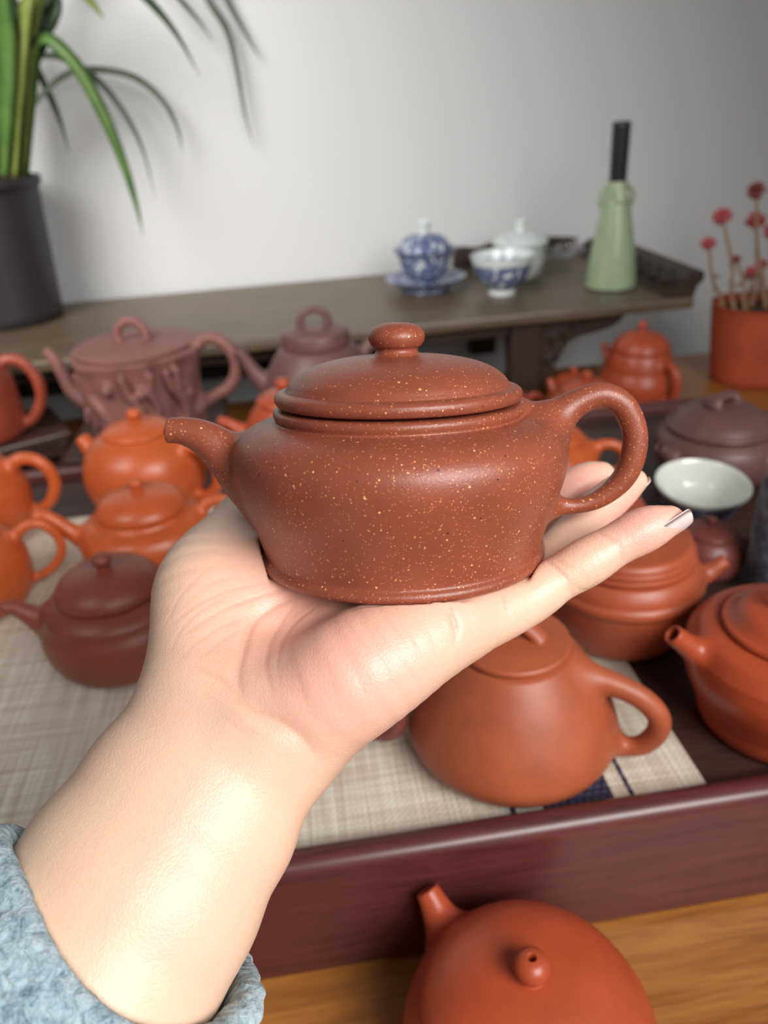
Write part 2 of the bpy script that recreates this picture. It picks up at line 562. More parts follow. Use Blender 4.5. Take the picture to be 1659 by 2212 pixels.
def build_mat():
    u0, u1, v0, v1 = -.36, .224, .001, .408
    pu, pv = .0019, .0019
    nu, nv = int((u1 - u0) / pu * 3), int((v1 - v0) / pv * 3)
    uu = np.linspace(u0, u1, nu); vv = np.linspace(v0, v1, nv)
    A, Bv = np.meshgrid(uu, vv, indexing='ij')
    navy = np.zeros(A.shape)
    for s0, s1 in ((.1155, .1195), (.133, .170), (.1795 + .002, .1855)):
        pass
    bands = [(.1190, .1222), (.1360, .1745), (.1825, .1850)]
    for s0, s1 in bands: navy = np.maximum(navy, ((A > s0) & (A < s1)).astype(float))
    th = np.sin(A / pu * math.pi) * np.sin(Bv / pv * math.pi)
    wv = .00035 * np.abs(np.sin(A / pu * math.pi)) ** .7 * (.6 + .4 * np.sign(th) * np.abs(th) ** .5)
    pb = .0042
    row = np.floor(Bv / pb)
    bead = np.abs(np.sin((A / pb + .5 * (row % 2)) * math.pi)) * np.abs(np.sin(Bv / pb * math.pi))
    wv = np.where(navy > 0, .0014 * np.sqrt(bead), wv) + .0012
    # slack in the weave
    V = np.stack([A, Bv, wv], -1).reshape(-1, 3)
    i = (np.arange(nu - 1)[:, None] * nv + np.arange(nv - 1)[None, :]).reshape(-1)
    Fq = np.stack([i, i + nv, i + nv + 1, i + 1], 1)
    o = mesh_obj('woven_mat', V, Fq, mat_material())
    o.location = (TO.x, TO.y, 0); o.rotation_euler.z = YAW
    ca = o.data.color_attributes.new('thread', 'FLOAT_COLOR', 'POINT')
    n = navy.reshape(-1); c = np.array(lin((62, 58, 78)))
    gap = np.where(bead.reshape(-1) < .18, .9, 0) * n
    cc = np.zeros((len(n), 4)); cc[:, :3] = c * (1 - gap * .5)[:, None]; cc[:, 3] = n
    ca.data.foreach_set('color', cc.reshape(-1))
    # bound hem along the front edge
    hem = bm_obj('hem', box_bm(u0, u1, v0 - .0008, v0 + .0012, .0002, .0022, .0004, 1), plain('green_grey_hem', (120, 122, 100), .8), o)
    return tag(o, 'cream woven linen mat with navy stripes lying in the tea tray', 'mat', kind=None)


build_mat()

# ------------------------------------------------------------------ the dark shelf
SZ = .06
sh = empty('altar_shelf', (0, 0, TZ), YAW, 'long dark wooden shelf with carved upturned end against the wall', 'shelf')
# local frame: x along the wall, y away from the lens; the front edge lies at y = 1.012
X0, X1, YF, YB = -1.15, .55, 1.012, 1.355
Zt = SZ - TZ
bm_obj('shelf_board', box_bm(X0, X1, YF, YB, Zt - .016, Zt, .004), M['shelf'], sh)
bm_obj('front_apron', box_bm(X0 + .02, X1 - .10, YF + .02, YF + .032, Zt - .034, Zt - .0155, .002), M['shelf_dark'], sh)
for x in (.32, -.46, -1.05):
    bm_obj('leg', box_bm(x - .022, x + .022, YF + .014, YF + .046, 0, Zt - .0155, .003), M['shelf_dark'], sh)
for x in (.32, -.46, -1.05):
    bm_obj('leg', box_bm(x - .022, x + .022, YB - .09, YB - .05, -.73 if False else 0, Zt - .0155, .003), M['shelf_dark'], sh)
bm_obj('back_panel', box_bm(-1.0, .2, YB - .072, YB - .062, 0, Zt - .0155), M['shelf_dark'], sh)
# carved spandrel under the right end: a pierced scroll sawn from a board
def prism(poly, y0, y1):
    b = bmesh.new(); n = len(poly)
    A = [b.verts.new((x, y0, z)) for x, z in poly]; B = [b.verts.new((x, y1, z)) for x, z in poly]
    b.faces.new(A); b.faces.new(B[::-1])
    for i in range(n): b.faces.new((A[i], B[i], B[(i + 1) % n], A[(i + 1) % n]))
    return b
prof = spl([(.262, .115), (.262, .020), None, (.272, .022), (.281, .036), (.284, .052), (.292, .064), (.300, .078), (.316, .086), (.340, .090), (.368, .098), (.384, .115), None, (.262, .115)], 4)
sp = bm_obj('carved_spandrel', prism([(x + .08, z) for x, z in prof[:-1]], YF + .018, YF + .036), M['shelf_dark'], sh)
for cx, cz, r0 in ((.363, .085, .013), (.356, .056, .010), (.392, .102, .009)):
    t = np.linspace(0, 3.6 * math.pi, 40); rr = r0 * (1 - t / (4.2 * math.pi))
    tube('scroll', np.stack([cx + rr * np.cos(t), np.full(40, YF + .0165), cz + rr * np.sin(t)], 1) * 1000, 2.2, M['shelf_dark'], sp, 8)
# upturned carved flange at the right end
fl = spl([(X1 - .040, Zt - .002), (X1 - .034, Zt + .004), (X1 - .024, Zt + .014), (X1 - .010, Zt + .028), (X1 + .004, Zt + .034), (X1 + .012, Zt + .030), (X1 + .012, Zt + .020), (X1 + .004, Zt + .012), (X1 - .002, Zt - .012), None, (X1 - .040, Zt - .010)], 4)
flo = bm_obj('upturned_flange', prism([tuple(p) for p in fl], YF + .006, YB - .004), M['shelf_dark'], sh)
for k in range(9):
    yy = YF + .03 + k * .036
    t = np.linspace(0, 3.2 * math.pi, 26); rr = .013 * (1 - t / (3.9 * math.pi))
    tube('scroll', np.stack([X1 - .018 + rr * np.cos(t) * .8 - .012, yy + rr * np.sin(t), Zt + .024 + rr * np.cos(t) * .5], 1) * 1000, 2.4, M['shelf_dark'], flo, 6)
# low carved rail along the back, near the flange
rl = bm_obj('carved_back_rail', prism([tuple(p) for p in spl([(.285, Zt), None, (.287, Zt + .030), (.30, Zt + .036), (.33, Zt + .032), (.36, Zt + .040), (.40, Zt + .036), (.44, Zt + .040), (X1 - .05, Zt + .034), None, (X1 - .05, Zt)], 4)[:-1]], YB - .03, YB - .012), M['shelf_dark'], sh)
for k in range(6):
    x = .31 + k * .034
    t = np.linspace(0, 3.2 * math.pi, 26); rr = (.009 + .001 * k) * (1 - t / (3.9 * math.pi))
    tube('scroll', np.stack([x + rr * np.cos(t), np.full(26, YB - .031), Zt + .015 + .002 * k + rr * np.sin(t)], 1) * 1000, 2.0, M['shelf_dark'], rl, 6)

# ------------------------------------------------------------------ the teapot held in the hand
def held_matrix():
    u = Vector((-.03, .9632, .268)).normalized()
    x = (Vector((1, 0, 0)) - u * u.x).normalized(); y = u.cross(x)
    o = Vector(cp(868, 1195, .262)) * .001
    L = Matrix(((x.x, y.x, u.x, o.x), (x.y, y.y, u.y, o.y), (x.z, y.z, u.z, o.z), (0, 0, 0, 1)))
    return CM @ L


teapot('held_teapot', 'speckled red clay teapot resting on the open palm', (0, 0, 0), 0, M['held'],
       body=[(41, 1.2), (42.5, .1), (45.0, 0), (46.3, .7), (46.6, 2.2), (45.9, 3.4), None, (45.0, 4.0), (45.9, 8), (48.0, 15), (50.6, 22), (52.6, 29), (53.2, 33.5), (52.6, 37.8), (50.2, 41.4), (46.6, 43.9), (42.6, 45.3), (40.4, 45.8), None, (38.6, 46.0), None, (38.5, 46.5), (39.2, 47.2), (39.4, 48.2), (39.1, 49.3), (38.2, 49.8), None, (30, 49.9)],
       lid=[(33, 50.4), (36.8, 50.5), None, (38.0, 51.0), (38.7, 52.4), (38.5, 53.8), (37.6, 54.7), (36.4, 55.0), None, (35.3, 55.1), None, (34.7, 56.0), (33.2, 58.0), (29.8, 60.5), (24.5, 62.6), (17, 64.2), (9, 64.9), (0, 65.1)],
       knob=('lathe', [(8.2, -.6), (7.0, .3), (6.5, 1.2), (6.7, 2.0), (7.8, 2.8), (8.7, 4.6), (8.6, 6.4), (7.2, 8.2), (4.4, 9.4), (0, 9.8)]),
       spout=[(-43, 0, 20, 9.5), (-49, 0, 27, 8.8), (-56.2, 0, 35.8, 7.0), (-62.5, 0, 40.9, 5.5), (-69, 0, 43.2, 4.4), (-74, 0, 43.4, 3.9)], ks=5,
       handle=[(44, 0, 41.5, 6.5), (50.5, 0, 44.6, 5.4), (57, 0, 48.6, 4.4), (64.2, 0, 50.6, 4.0), (71, 0, 47.3, 4.0), (75.0, 0, 39.5, 4.0), (75.3, 0, 31.5, 4.0), (72.6, 0, 23.8, 3.8), (66.5, 0, 17.8, 3.2), (59.2, 0, 14.8, 2.6), (48, 0, 14.2, 2.3)],
       k=9, res=.8, matrix=held_matrix(), hole=.62, cut=(-1, 0, .10))


# ------------------------------------------------------------------ the other teapots
def put(px, py, z, surf=0.0):
    p = at(px, py, z); return (p.x, p.y, surf + (.0029 if surf == 0 else 0))


def rad(hw, px, py, z): return hw * deep(at(px, py, z)) / FPX * 1000


TG = 'clay teapots standing in the tea tray'
BG = 'clay teapots standing behind the tea tray'

# 1 stone-ladle shaped pot at the front of the mat
teapot('ladle_teapot', 'large terracotta brown conical teapot at the front of the woven mat', put(1105, 1542, .02), math.radians(-20), M['brown'], S=.95,
       body=[(44, 0), (52, 1), (57.5, 5), (60.8, 12), (60.4, 19), (56.6, 30), (50.6, 42), (44.2, 53), (37.6, 62.5), (33, 68.3), None, (28, 70)],
       lid=[(26, 70), (30.6, 70.2), None, (31.6, 71.2), (31.6, 73), (30.6, 74.2), None, (29, 74.5), (20, 76.3), (10, 77.3), (0, 77.5)],
       knob=('bridge', [(-15, 0, -2, 5.5), (-11, 0, 2.5, 4.4), (-6, 0, 6.0, 4.0), (0, 0, 7.2, 3.9), (6, 0, 6.0, 4.0), (11, 0, 2.5, 4.4), (15, 0, -2, 5.5)]),
       spout=[(-44, 0, 30, 14), (-56, 0, 36, 10.5), (-66, 0, 45, 8), (-74, 0, 56, 6), (-79, 0, 63, 5.2)],
       handle=[(36, 0, 56, 9), (46, 0, 54, 7.5), (58, 0, 51, 6.6), (71, 0, 45, 6.3), (80, 0, 35, 6.3), (81, 0, 24, 6.2), (75, 0, 13, 5.8), (66, 0, 8.5, 5.4), (54, 0, 8, 5)], k=9, res=1.3, group=TG)

# 2 banded round pot with a flat lid
teapot('drum_teapot', 'brown round teapot with wide flat ringed lid below the little fingertip', (.152, .429, .0029), math.radians(184), M['warm'], S=.985,
       body=[(32, 0), (40, 1), (46, 12), (49, 25), (50.5, 38), None, (51.6, 39), (52.3, 42), (51.4, 45), None, (50, 46), (49.2, 50), (47.2, 54), (44.6, 57.5), None, (40, 58)],
       lid=[(40, 58), (43.4, 58.2), None, (44.6, 60), (44.4, 62), None, (43.2, 62.6), (43.9, 64.6), (43.2, 66.6), None, (42.2, 67), (42.2, 68.5), (40.6, 71), (38, 72.2), None, (36, 72.3), (20, 73.4), (0, 73.8)],
       knob=knob_ball(.55, 1.5),
       spout=[(-42, 0, 34, 12), (-52, 0, 33, 8.2), (-59, 0, 35, 6.6), (-65, 0, 40, 5.4), (-71, 0, 44, 4.8)],
       handle=[(44, 0, 50, 6), (54, 0, 54, 5), (64, 0, 52, 4.8), (72, 0, 42, 4.8), (71, 0, 30, 4.8), (62, 0, 20, 4.6), (46, 0, 17, 5)], group=TG)

# 3 pot cut by the right edge of the picture
teapot('straight_spout_teapot', 'red teapot with short straight spout at the right, beside the striped mat end', (.216, .337, .0008), math.radians(2), M['redorange'], S=1.08,
       body=[(35, 0), (38.4, 1), (40.4, 6), (41.6, 12), (44.6, 20), (48.4, 29), (50.4, 38), (49.6, 47), None, (45, 54), (41, 56.5), (36, 57.5), None, (28, 57.5)],
       lid=[(30, 57.7), (33.5, 57.8), None, (34.4, 59.2), (33.6, 61.0), None, (31.5, 61.6), (29, 63.6), (26, 66.4), (22, 68.2), (12, 69.4), (0, 69.8)],
       knob=('loop', [(-6.5, 0, -2, 3.2), (-9, 0, 5, 2.7), (-7.5, 0, 13, 2.6), (0, 0, 17, 2.6), (7.5, 0, 13, 2.6), (9, 0, 5, 2.7), (6.5, 0, -2, 3.2)]),
       spout=[(-40, 0, 44, 10), (-49, 0, 49, 7), (-56, 0, 55, 5.6), (-62.5, 0, 61, 5)],
       handle=[(44, 0, 46, 6), (56, 0, 50, 5), (66, 0, 44, 4.6), (68, 0, 30, 4.6), (60, 0, 18, 4.4), (46, 0, 15, 5)], hole=.66, k=5, res=1.2, group=TG)

# 4 dark red pot left of the wrist
teapot('squat_teapot', 'dark red rounded teapot just left of the wrist on the mat', put(256, 1345, .03), math.radians(6), M['darkred'],
       body=[(26, 0), (33, .6), (41, 6), (46.6, 16), (48.6, 26), (47.6, 35), (44.6, 42), None, (44.0, 44), (43.2, 47), (40, 50.5), (36.4, 53), None, (33.5, 54), None, (28, 54)],
       lid=[(29, 54), (32.8, 54.1), None, (33.8, 55.4), (33.6, 57.6), (32, 61), (28, 65), (22, 68), (14, 70), (7, 70.8), (0, 71)],
       knob=knob_ball(.98),
       spout=[(-36, 0, 32, 12), (-47, 0, 37, 8.6), (-55, 0, 44, 6.2), (-62, 0, 49, 4.8), (-69, 0, 50.5, 4.0)],
       handle=[(40, 0, 44, 6), (52, 0, 50, 5), (64, 0, 46, 4.6), (70, 0, 36, 4.6), (66, 0, 24, 4.4), (54, 0, 16, 4.4), (42, 0, 14, 4.6)], k=7, group=TG)

# 5 orange pot with ring collar
teapot('collared_teapot', 'orange teapot with domed lid and stepped shoulder left of the thumb base', put(318, 1152, .032), math.radians(8), M['orange'], S=.98,
       body=[(30, 0), (38, .8), (46, 8), (51, 20), (52.4, 30), (51.2, 37), None, (49.8, 40), (47, 44), (41, 47.5), (37.5, 48.6), None, (37, 50), (35.5, 52.2), None, (32, 52.4)],
       lid=[(31, 52.4), (34.6, 52.6), None, (35.4, 54.2), (34.9, 56.4), (32.5, 60.5), (27, 65), (18, 68.2), (8, 69.6), (0, 70)],
       knob=knob_ball(.92),
       spout=[(-40, 0, 30, 12), (-50, 0, 34, 8.6), (-59, 0, 42, 6.6), (-67, 0, 52, 5.4), (-75, 0, 58, 4.8), (-82, 0, 57, 4.4)],
       handle=[(42, 0, 42, 6), (53, 0, 50, 5), (64, 0, 51, 4.8), (73, 0, 44, 4.8), (75, 0, 32, 4.6), (66, 0, 20, 4.6), (46, 0, 14, 5)], k=6, group=TG)

# 6 large round orange pot behind it
teapot('round_orange_teapot', 'big round orange teapot behind the domed-lid orange one', put(314, 1010, .042), math.radians(-22), M['orange'], S=.97,
       body=[(30, 0), (37, 1), (47, 9), (53.5, 22), (56, 36), (54.6, 50), (49.5, 62), (41, 71.5), (33, 76.5), None, (31, 77.2), None, (28, 77.4)],
       lid=[(28, 77.4), (31, 77.5), None, (31.6, 78.4), (30.6, 80), (26, 83.2), (17, 86.2), (8, 87.6), (0, 88)],
       knob=knob_ball(1.1),
       spout=[(-46, 0, 46, 13), (-56, 0, 52, 9.8), (-62, 0, 59, 8), (-67, 0, 66, 6.6)],
       handle=[(42, 0, 62, 6), (54, 0, 66, 5.4), (68, 0, 62, 5.2), (78, 0, 48, 5.2), (77, 0, 32, 5), (66, 0, 20, 5), (48, 0, 16, 5)], k=7, group=TG)

# 7 two orange pots cut by the left edge
teapot('edge_teapot', 'orange round teapot cut by the left picture edge, upper of two handles', put(-62, 1062, .045), math.radians(8), M['orange'],
       body=[(28, 0), (36, 1), (44, 12), (47, 28), (46, 44), (40, 58), (33, 66), None, (28, 67)],
       lid=[(28, 67), (31, 67.2), None, (31.5, 68.5), (26, 73), (14, 77), (0, 78)], knob=knob_ball(1),
       spout=[(-38, 0, 36, 11), (-50, 0, 42, 8), (-60, 0, 52, 6), (-68, 0, 60, 5)],
       handle=[(36, 0, 61, 6.5), (48, 0, 67, 5.8), (60, 0, 64, 5.5), (68, 0, 54, 5.5), (70, 0, 40, 5.4), (64, 0, 26, 5.2), (54, 0, 18, 5), (40, 0, 16, 5)], k=6, group=TG)
teapot('edge_teapot', 'orange teapot cut by the left picture edge, lower and nearer one', put(-70, 1214, .04), math.radians(16), M['orange'],
       body=[(28, 0), (34, 1), (40, 12), (42.5, 26), (41.5, 38), (37, 50), (31, 57), None, (27, 58)],
       lid=[(27, 58), (29.5, 58.2), None, (30, 59.5), (25, 63.5), (13, 67), (0, 68)], knob=knob_ball(1),
       spout=[(-34, 0, 32, 10), (-46, 0, 38, 7), (-55, 0, 46, 5.4), (-62, 0, 53, 4.6)],
       handle=[(33, 0, 48, 5), (45, 0, 57, 4.0), (56, 0, 57, 3.7), (65, 0, 46, 3.7), (66, 0, 32, 3.6), (58, 0, 20, 3.6), (46, 0, 14, 3.4), (36, 0, 12, 3.6)], k=4, group=TG)

# 8 pot hidden by the palm, only its handle shows under the hand
teapot('hidden_teapot', 'brown-red teapot hidden behind the palm, only its handle showing', put(682, 1500, .03), math.radians(-26), M['deep'], S=.9,
       body=[(24, 0), (30, 1), (36, 10), (38, 22), (36, 34), (31, 43), None, (26, 45)],
       lid=[(25, 45), (28, 45.2), None, (28.5, 46.5), (23, 50), (12, 52.6), (0, 53)], knob=knob_ball(.9),
       spout=[(-30, 0, 26, 9), (-40, 0, 32, 6.5), (-48, 0, 40, 5), (-53, 0, 45, 4.4)],
       handle=[(30, 0, 38, 7), (40, 0, 43, 6), (50, 0, 40, 6), (56, 0, 31, 6), (55, 0, 21, 6), (47, 0, 13.5, 5.6), (34, 0, 12, 5.4)], k=5, group=TG)

# 9 pot on the table in front of the tray
teapot('foreground_teapot', 'large red-orange round teapot on the table in front of the tray', put(1142, 2230, -.032, TZ), math.radians(-55), M['redorange'], S=.985,
       body=[(30, 0), (38, .8), (47, 8), (53, 20), (55.6, 34), (54.5, 46), (51.2, 55), (47.9, 60.4), None, (46.8, 60.6), (46.0, 61.4), None, (44, 62.0)],
       lid=[(43, 62.4), (46.6, 62.7), None, (46.8, 63.2), (43, 67.6), (35, 72.8), (24, 76.8), (12, 79), (0, 79.6)],
       knob=('lathe', [(6.4, -1.2), (5.4, .4), (5.2, 1.4), (6.6, 3.2), (7.7, 6.0), (7.2, 9.0), (5.0, 11.4), (2.6, 12.4), (1.9, 12.3), (1.7, 11), (1.5, 8), (0, 7.8)]),
       spout=[(-40, 0, 38, 15), (-50, 0, 44, 12), (-58, 0, 51, 8.8), (-64, 0, 57, 6.8), (-69, 0, 62, 5.8)],
       handle=[(44, 0, 52, 6.5), (56, 0, 58, 5.6), (70, 0, 54, 5.4), (78, 0, 42, 5.4), (77, 0, 28, 5.2), (66, 0, 18, 5), (48, 0, 14, 5)], k=8, res=1.2, hole=.68, cut=(-.75, 0, .66))

# 10 small pots seen around the held teapot's handle
teapot('small_teapot', 'orange lidded teapot seen through the held teapot handle, nearer one', put(1175, 990, .035), math.radians(-8), M['orange'],
       body=[(28, 0), (36, 1), (44, 12), (47.5, 26), (46, 38), (41, 46), (34, 51), None, (30, 52)],
       lid=[(30, 52), (33, 52.2), None, (33.6, 53.6), (28, 58), (16, 62), (0, 63.4)], knob=knob_ball(1),
       spout=[(-38, 0, 30, 11), (-50, 0, 36, 8), (-59, 0, 45, 6), (-66, 0, 53, 5)],
       handle=[(40, 0, 40, 6), (52, 0, 45, 5), (64, 0, 42, 4.8), (70, 0, 32, 4.8), (66, 0, 20, 4.6), (46, 0, 14, 5)], k=6, group=TG)
teapot('small_teapot', 'dark orange teapot seen at the top of the held teapot handle opening', put(1262, 912, -.05, TZ), math.radians(-60), M['redorange'], S=.95,
       body=[(30, 0), (38, 1), (46, 14), (50, 32), (50, 46), (45, 58), (37, 66), None, (32, 67)],
       lid=[(32, 67), (35, 67.2), None, (35.6, 68.6), (30, 74), (17, 79), (0, 80.6)], knob=knob_ball(1.1),
       spout=[(-40, 0, 36, 12), (-53, 0, 44, 8), (-62, 0, 54, 6), (-69, 0, 64, 5)],
       handle=[(42, 0, 56, 6.5), (54, 0, 62, 5.4), (66, 0, 56, 5), (71, 0, 44, 5), (66, 0, 28, 5), (46, 0, 20, 5)], k=6, group=BG)
teapot('small_teapot', 'salmon red teapot peeping out between the fingertips', put(1292, 1122, .03), math.radians(55), M['brick'],
       body=[(24, 0), (31, 1), (37, 10), (39, 22), (37, 34), (32, 43), None, (28, 45)],
       lid=[(27, 45), (29.5, 45.2), None, (30, 46.6), (24, 50), (13, 53), (0, 54)], knob=knob_ball(.9),
       spout=[(-31, 0, 26, 9), (-41, 0, 32, 6.4), (-48, 0, 40, 5), (-53, 0, 46, 4.4)],
       handle=[(30, 0, 38, 5), (40, 0, 43, 4.4), (50, 0, 38, 4.2), (53, 0, 28, 4.2), (47, 0, 16, 4.2), (34, 0, 12, 4.4)], k=5, group=TG)
teapot('small_teapot', 'small red teapot at the back left of the tall gourd teapot', put(1236, 866, -.058, TZ), math.radians(100), M['redorange'], S=.74,
       body=[(26, 0), (33, 1), (42, 12), (46, 28), (44, 42), (38, 52), (32, 57), None, (28, 58)],
       lid=[(28, 58), (31, 58.2), None, (31.6, 59.6), (26, 64), (14, 68.6), (0, 70)], knob=knob_ball(1.15),
       spout=[(-36, 0, 34, 11), (-48, 0, 40, 7.6), (-57, 0, 48, 5.8), (-64, 0, 56, 4.8)],
       handle=[(37, 0, 46, 6), (49, 0, 52, 5), (60, 0, 46, 4.6), (64, 0, 34, 4.6), (57, 0, 20, 4.6), (42, 0, 14, 5)], k=6, group=BG)
teapot('small_teapot', 'small red teapot behind the right edge of the held lid', put(1092, 872, -.03, TZ), math.radians(20), M['brick'], S=.9,
       body=[(26, 0), (32, 1), (38, 12), (41, 26), (39, 40), (33, 50), None, (28, 52)],
       lid=[(28, 52), (31, 52.2), None, (31.6, 53.6), (26, 58), (14, 61), (0, 62)], knob=knob_ball(1),
       spout=[(-34, 0, 30, 10), (-45, 0, 36, 7), (-54, 0, 45, 5.4), (-60, 0, 52, 4.6)],
       handle=[(34, 0, 44, 5.4), (46, 0, 49, 4.6), (57, 0, 44, 4.4), (60, 0, 32, 4.4), (54, 0, 19, 4.4), (38, 0, 13, 4.6)], k=6, group=BG)
teapot('small_teapot', 'small red pear teapot in front of the purple loop-knob teapot', put(620, 905, .054), math.radians(4), M['redorange'], S=.93,
       body=[(28, 0), (35, 1), (43, 14), (46, 32), (44.5, 48), (39, 62), (31, 73), None, (26, 76)],
       lid=[(26, 76), (29, 76.2), None, (29.6, 77.6), (25, 82), (14, 86), (0, 87.4)], knob=knob_ball(1.25),
       spout=[(-38, 0, 40, 11), (-50, 0, 47, 8), (-61, 0, 56, 6), (-72, 0, 61, 5.2)],
       handle=[(38, 0, 58, 6), (50, 0, 64, 5), (62, 0, 58, 4.8), (67, 0, 44, 4.8), (60, 0, 28, 4.8), (44, 0, 20, 5)], k=6, group=TG)

# 11 tall gourd pot at the back right
teapot('gourd_teapot', 'tall glossy orange-red gourd teapot in front of the bare wall', put(1378, 815, -.025, TZ), math.radians(-62), M['redorange'],
       body=[(28, 0), (35, 1), (44, 14), (49.5, 30), (50, 44), (46, 56), None, (44, 59), (43.5, 64), (41, 74), (37.5, 82), None, (34, 84)],
       lid=[(33, 84), (36.6, 84.2), None, (36.8, 86), (34.6, 92), (29, 99), (20, 104.4), (10, 106.8), (0, 107.4)],
       knob=('lathe', [(5, -1), (4, 1.5), (4.6, 4), (6, 7), (5.6, 10), (3.4, 13), (0, 14.6)]),
       spout=[(-40, 0, 40, 11), (-52, 0, 50, 8), (-60, 0, 64, 6), (-66, 0, 78, 5)],
       handle=[(38, 0, 66, 6), (48, 0, 72, 5.4), (59, 0, 68, 5), (65, 0, 54, 5), (64, 0, 38, 5), (56, 0, 26, 5), (42, 0, 22, 5)], k=6, group=BG)

# 12 purple flat pot
teapot('flat_purple_teapot', 'wide flat dark purple teapot behind the white tea cup', put(1548, 962, .03), math.radians(25), M['purple'], S=.86,
       body=[(40, 0), (48, 1), (58, 10), (63, 22), (64, 34), (61, 44), (56, 50), None, (54, 52), None, (46, 53)],
       lid=[(46, 53), (52, 53.2), None, (53.6, 55), (52.8, 57.6), None, (50.5, 58.5), (44, 66), (34, 73), (20, 77.4), (8, 79), (0, 79.2)],
       knob=('bridge', [(-14, 0, -2, 7.5), (-12, 0, 4, 6.5), (-7, 0, 6.5, 4.5), (0, 0, 6.8, 3.8), (7, 0, 6.5, 4.5), (12, 0, 4, 6.5), (14, 0, -2, 7.5)]),
       spout=[(-52, 0, 26, 12), (-64, 0, 33, 8.6), (-74, 0, 42, 6.4), (-82, 0, 50, 5.4)],
       handle=[(54, 0, 42, 7), (66, 0, 48, 5.8), (80, 0, 44, 5.6), (86, 0, 32, 5.4), (80, 0, 19, 5.2), (60, 0, 13, 5.4)], k=7, group=BG)

# 13 dark pot with a ring handle next to the cup
teapot('ring_handle_teapot', 'small dark red teapot with ring handle below the white tea cup', (.237, .494, .0008), math.radians(176), M['deep'], S=.66,
       body=[(26, 0), (32, 1), (38, 10), (40, 22), (38.6, 34), (33, 43), (27, 48), None, (24, 48.6)],
       lid=[(24, 48.6), (27, 48.8), None, (27.6, 50), (22, 54), (12, 57), (0, 58)], knob=knob_ball(.9),
       spout=[(-32, 0, 26, 9), (-42, 0, 32, 6.4), (-49, 0, 40, 5), (-54, 0, 47, 4.4)],
       handle=[(30, 0, 39, 6), (42, 0, 44, 5.4), (53, 0, 41, 5.2), (59, 0, 31, 5.2), (57, 0, 20, 5.2), (48, 0, 12, 5.2), (34, 0, 11, 5.4)], k=5, group=TG)


# 14 tree-trunk pot, carved
def trunk_mod(a, z):
    z = np.asarray(z, float)
    return 1 + .045 * np.sin(3 * a + .02 * z) + .03 * np.sin(7 * a + 1.3 + .03 * z) + .018 * np.sin(13 * a - .05 * z + 2)


def trunk_extra(G, F):
    r = np.random.default_rng(3)
    for _ in range(15):                           # blossoms and knots in relief round the trunk
        a = r.uniform(-math.pi, math.pi); z = r.uniform(8, 78); rr = 61 + .12 * z
        c = np.array([rr * math.cos(a), rr * math.sin(a), z]); s = r.uniform(4, 6.5)
        G.putk(F, lambda X, c=c, s=s: ell_d(X, c, np.array([s, s, s * 1.25])), c - s, c + s, 5)
    for _ in range(9):                            # branches winding up the bark
        a = r.uniform(-math.pi, math.pi); d = r.uniform(-.5, .5)
        t = np.linspace(0, 1, 5); zz = 4 + 74 * t; aa = a + d * t + .15 * np.sin(5 * t)
        p = np.stack([(60.5 + .13 * zz) * np.cos(aa), (60.5 + .13 * zz) * np.sin(aa), zz], 1)
        G.putk(F, lambda X, p=p: chain_d(X, p, np.full(5, 4.0)), p.min(0) - 4, p.max(0) + 4, 5)
    return F


TS = .006                                         # top of the low stand the purple pots share
teapot('trunk_teapot', 'rosy purple tree-trunk teapot carved with branches and a loop knob', put(312, 850, .045, TS - .0), math.radians(-4), M['trunk'],
       body=[(52, 0), (62, 1), (64.5, 5), (62, 20), (62.5, 50), (66, 75), (70, 88), (70.5, 92), None, (64, 93)],
       lid=[(60, 93), (66, 93.2), None, (66.6, 95), (64, 97.4), (40, 100), (0, 101)],
       knob=('loop', [(-15, 0, -2, 6), (-16, 0, 8, 5.4), (-11, 0, 17, 5.2), (0, 0, 21.5, 5.4), (11, 0, 17, 5.2), (16, 0, 8, 5.4), (15, 0, -2, 6)]),
       spout=[(-54, 0, 30, 14), (-70, 0, 36, 11), (-82, 0, 48, 9), (-88, 0, 66, 7.6), (-94, 0, 84, 6.6), (-102, 0, 95, 6)],
       handle=[(58, 0, 82, 8), (72, 0, 94, 7.4), (86, 0, 99, 7), (101, 0, 92, 7), (110, 0, 75, 7), (108, 0, 56, 7), (98, 0, 42, 7), (84, 0, 34, 7), (60, 0, 22, 8)], k=7, res=1.7, group=BG, mod=trunk_mod, extra=trunk_extra, lid_mod=lambda a, z: 1 + .03 * np.sin(3 * a))
# 15 purple pot with a loop knob
teapot('bell_teapot', 'smooth purple bell-shaped teapot with loop knob behind the held lid', put(692, 830, .045, TS), math.radians(6), M['purple'],
       body=[(50, 0), (58, 1), (64, 10), (66, 22), (64, 38), (58, 56), (49, 72), (41, 83), None, (36, 86)],
       lid=[(35, 86), (38, 86.2), None, (38.4, 88), (37.6, 95), (36.4, 100), None, (34, 101.5), (20, 105), (0, 106)],
       knob=('loop', [(-14, 0, -3, 5), (-15, 0, 6, 4.4), (-10, 0, 14, 4.2), (0, 0, 17.5, 4.2), (10, 0, 14, 4.2), (15, 0, 6, 4.4), (14, 0, -3, 5)]),
       spout=[(-50, 0, 38, 14), (-62, 0, 48, 10.5), (-72, 0, 62, 8), (-79, 0, 76, 6.6), (-85, 0, 87, 6)],
       handle=[(50, 0, 70, 8), (62, 0, 80, 7), (78, 0, 82, 6.6), (90, 0, 72, 6.4), (92, 0, 54, 6.4), (82, 0, 36, 6.4), (60, 0, 26, 7)], k=7, res=1.7, group=BG)
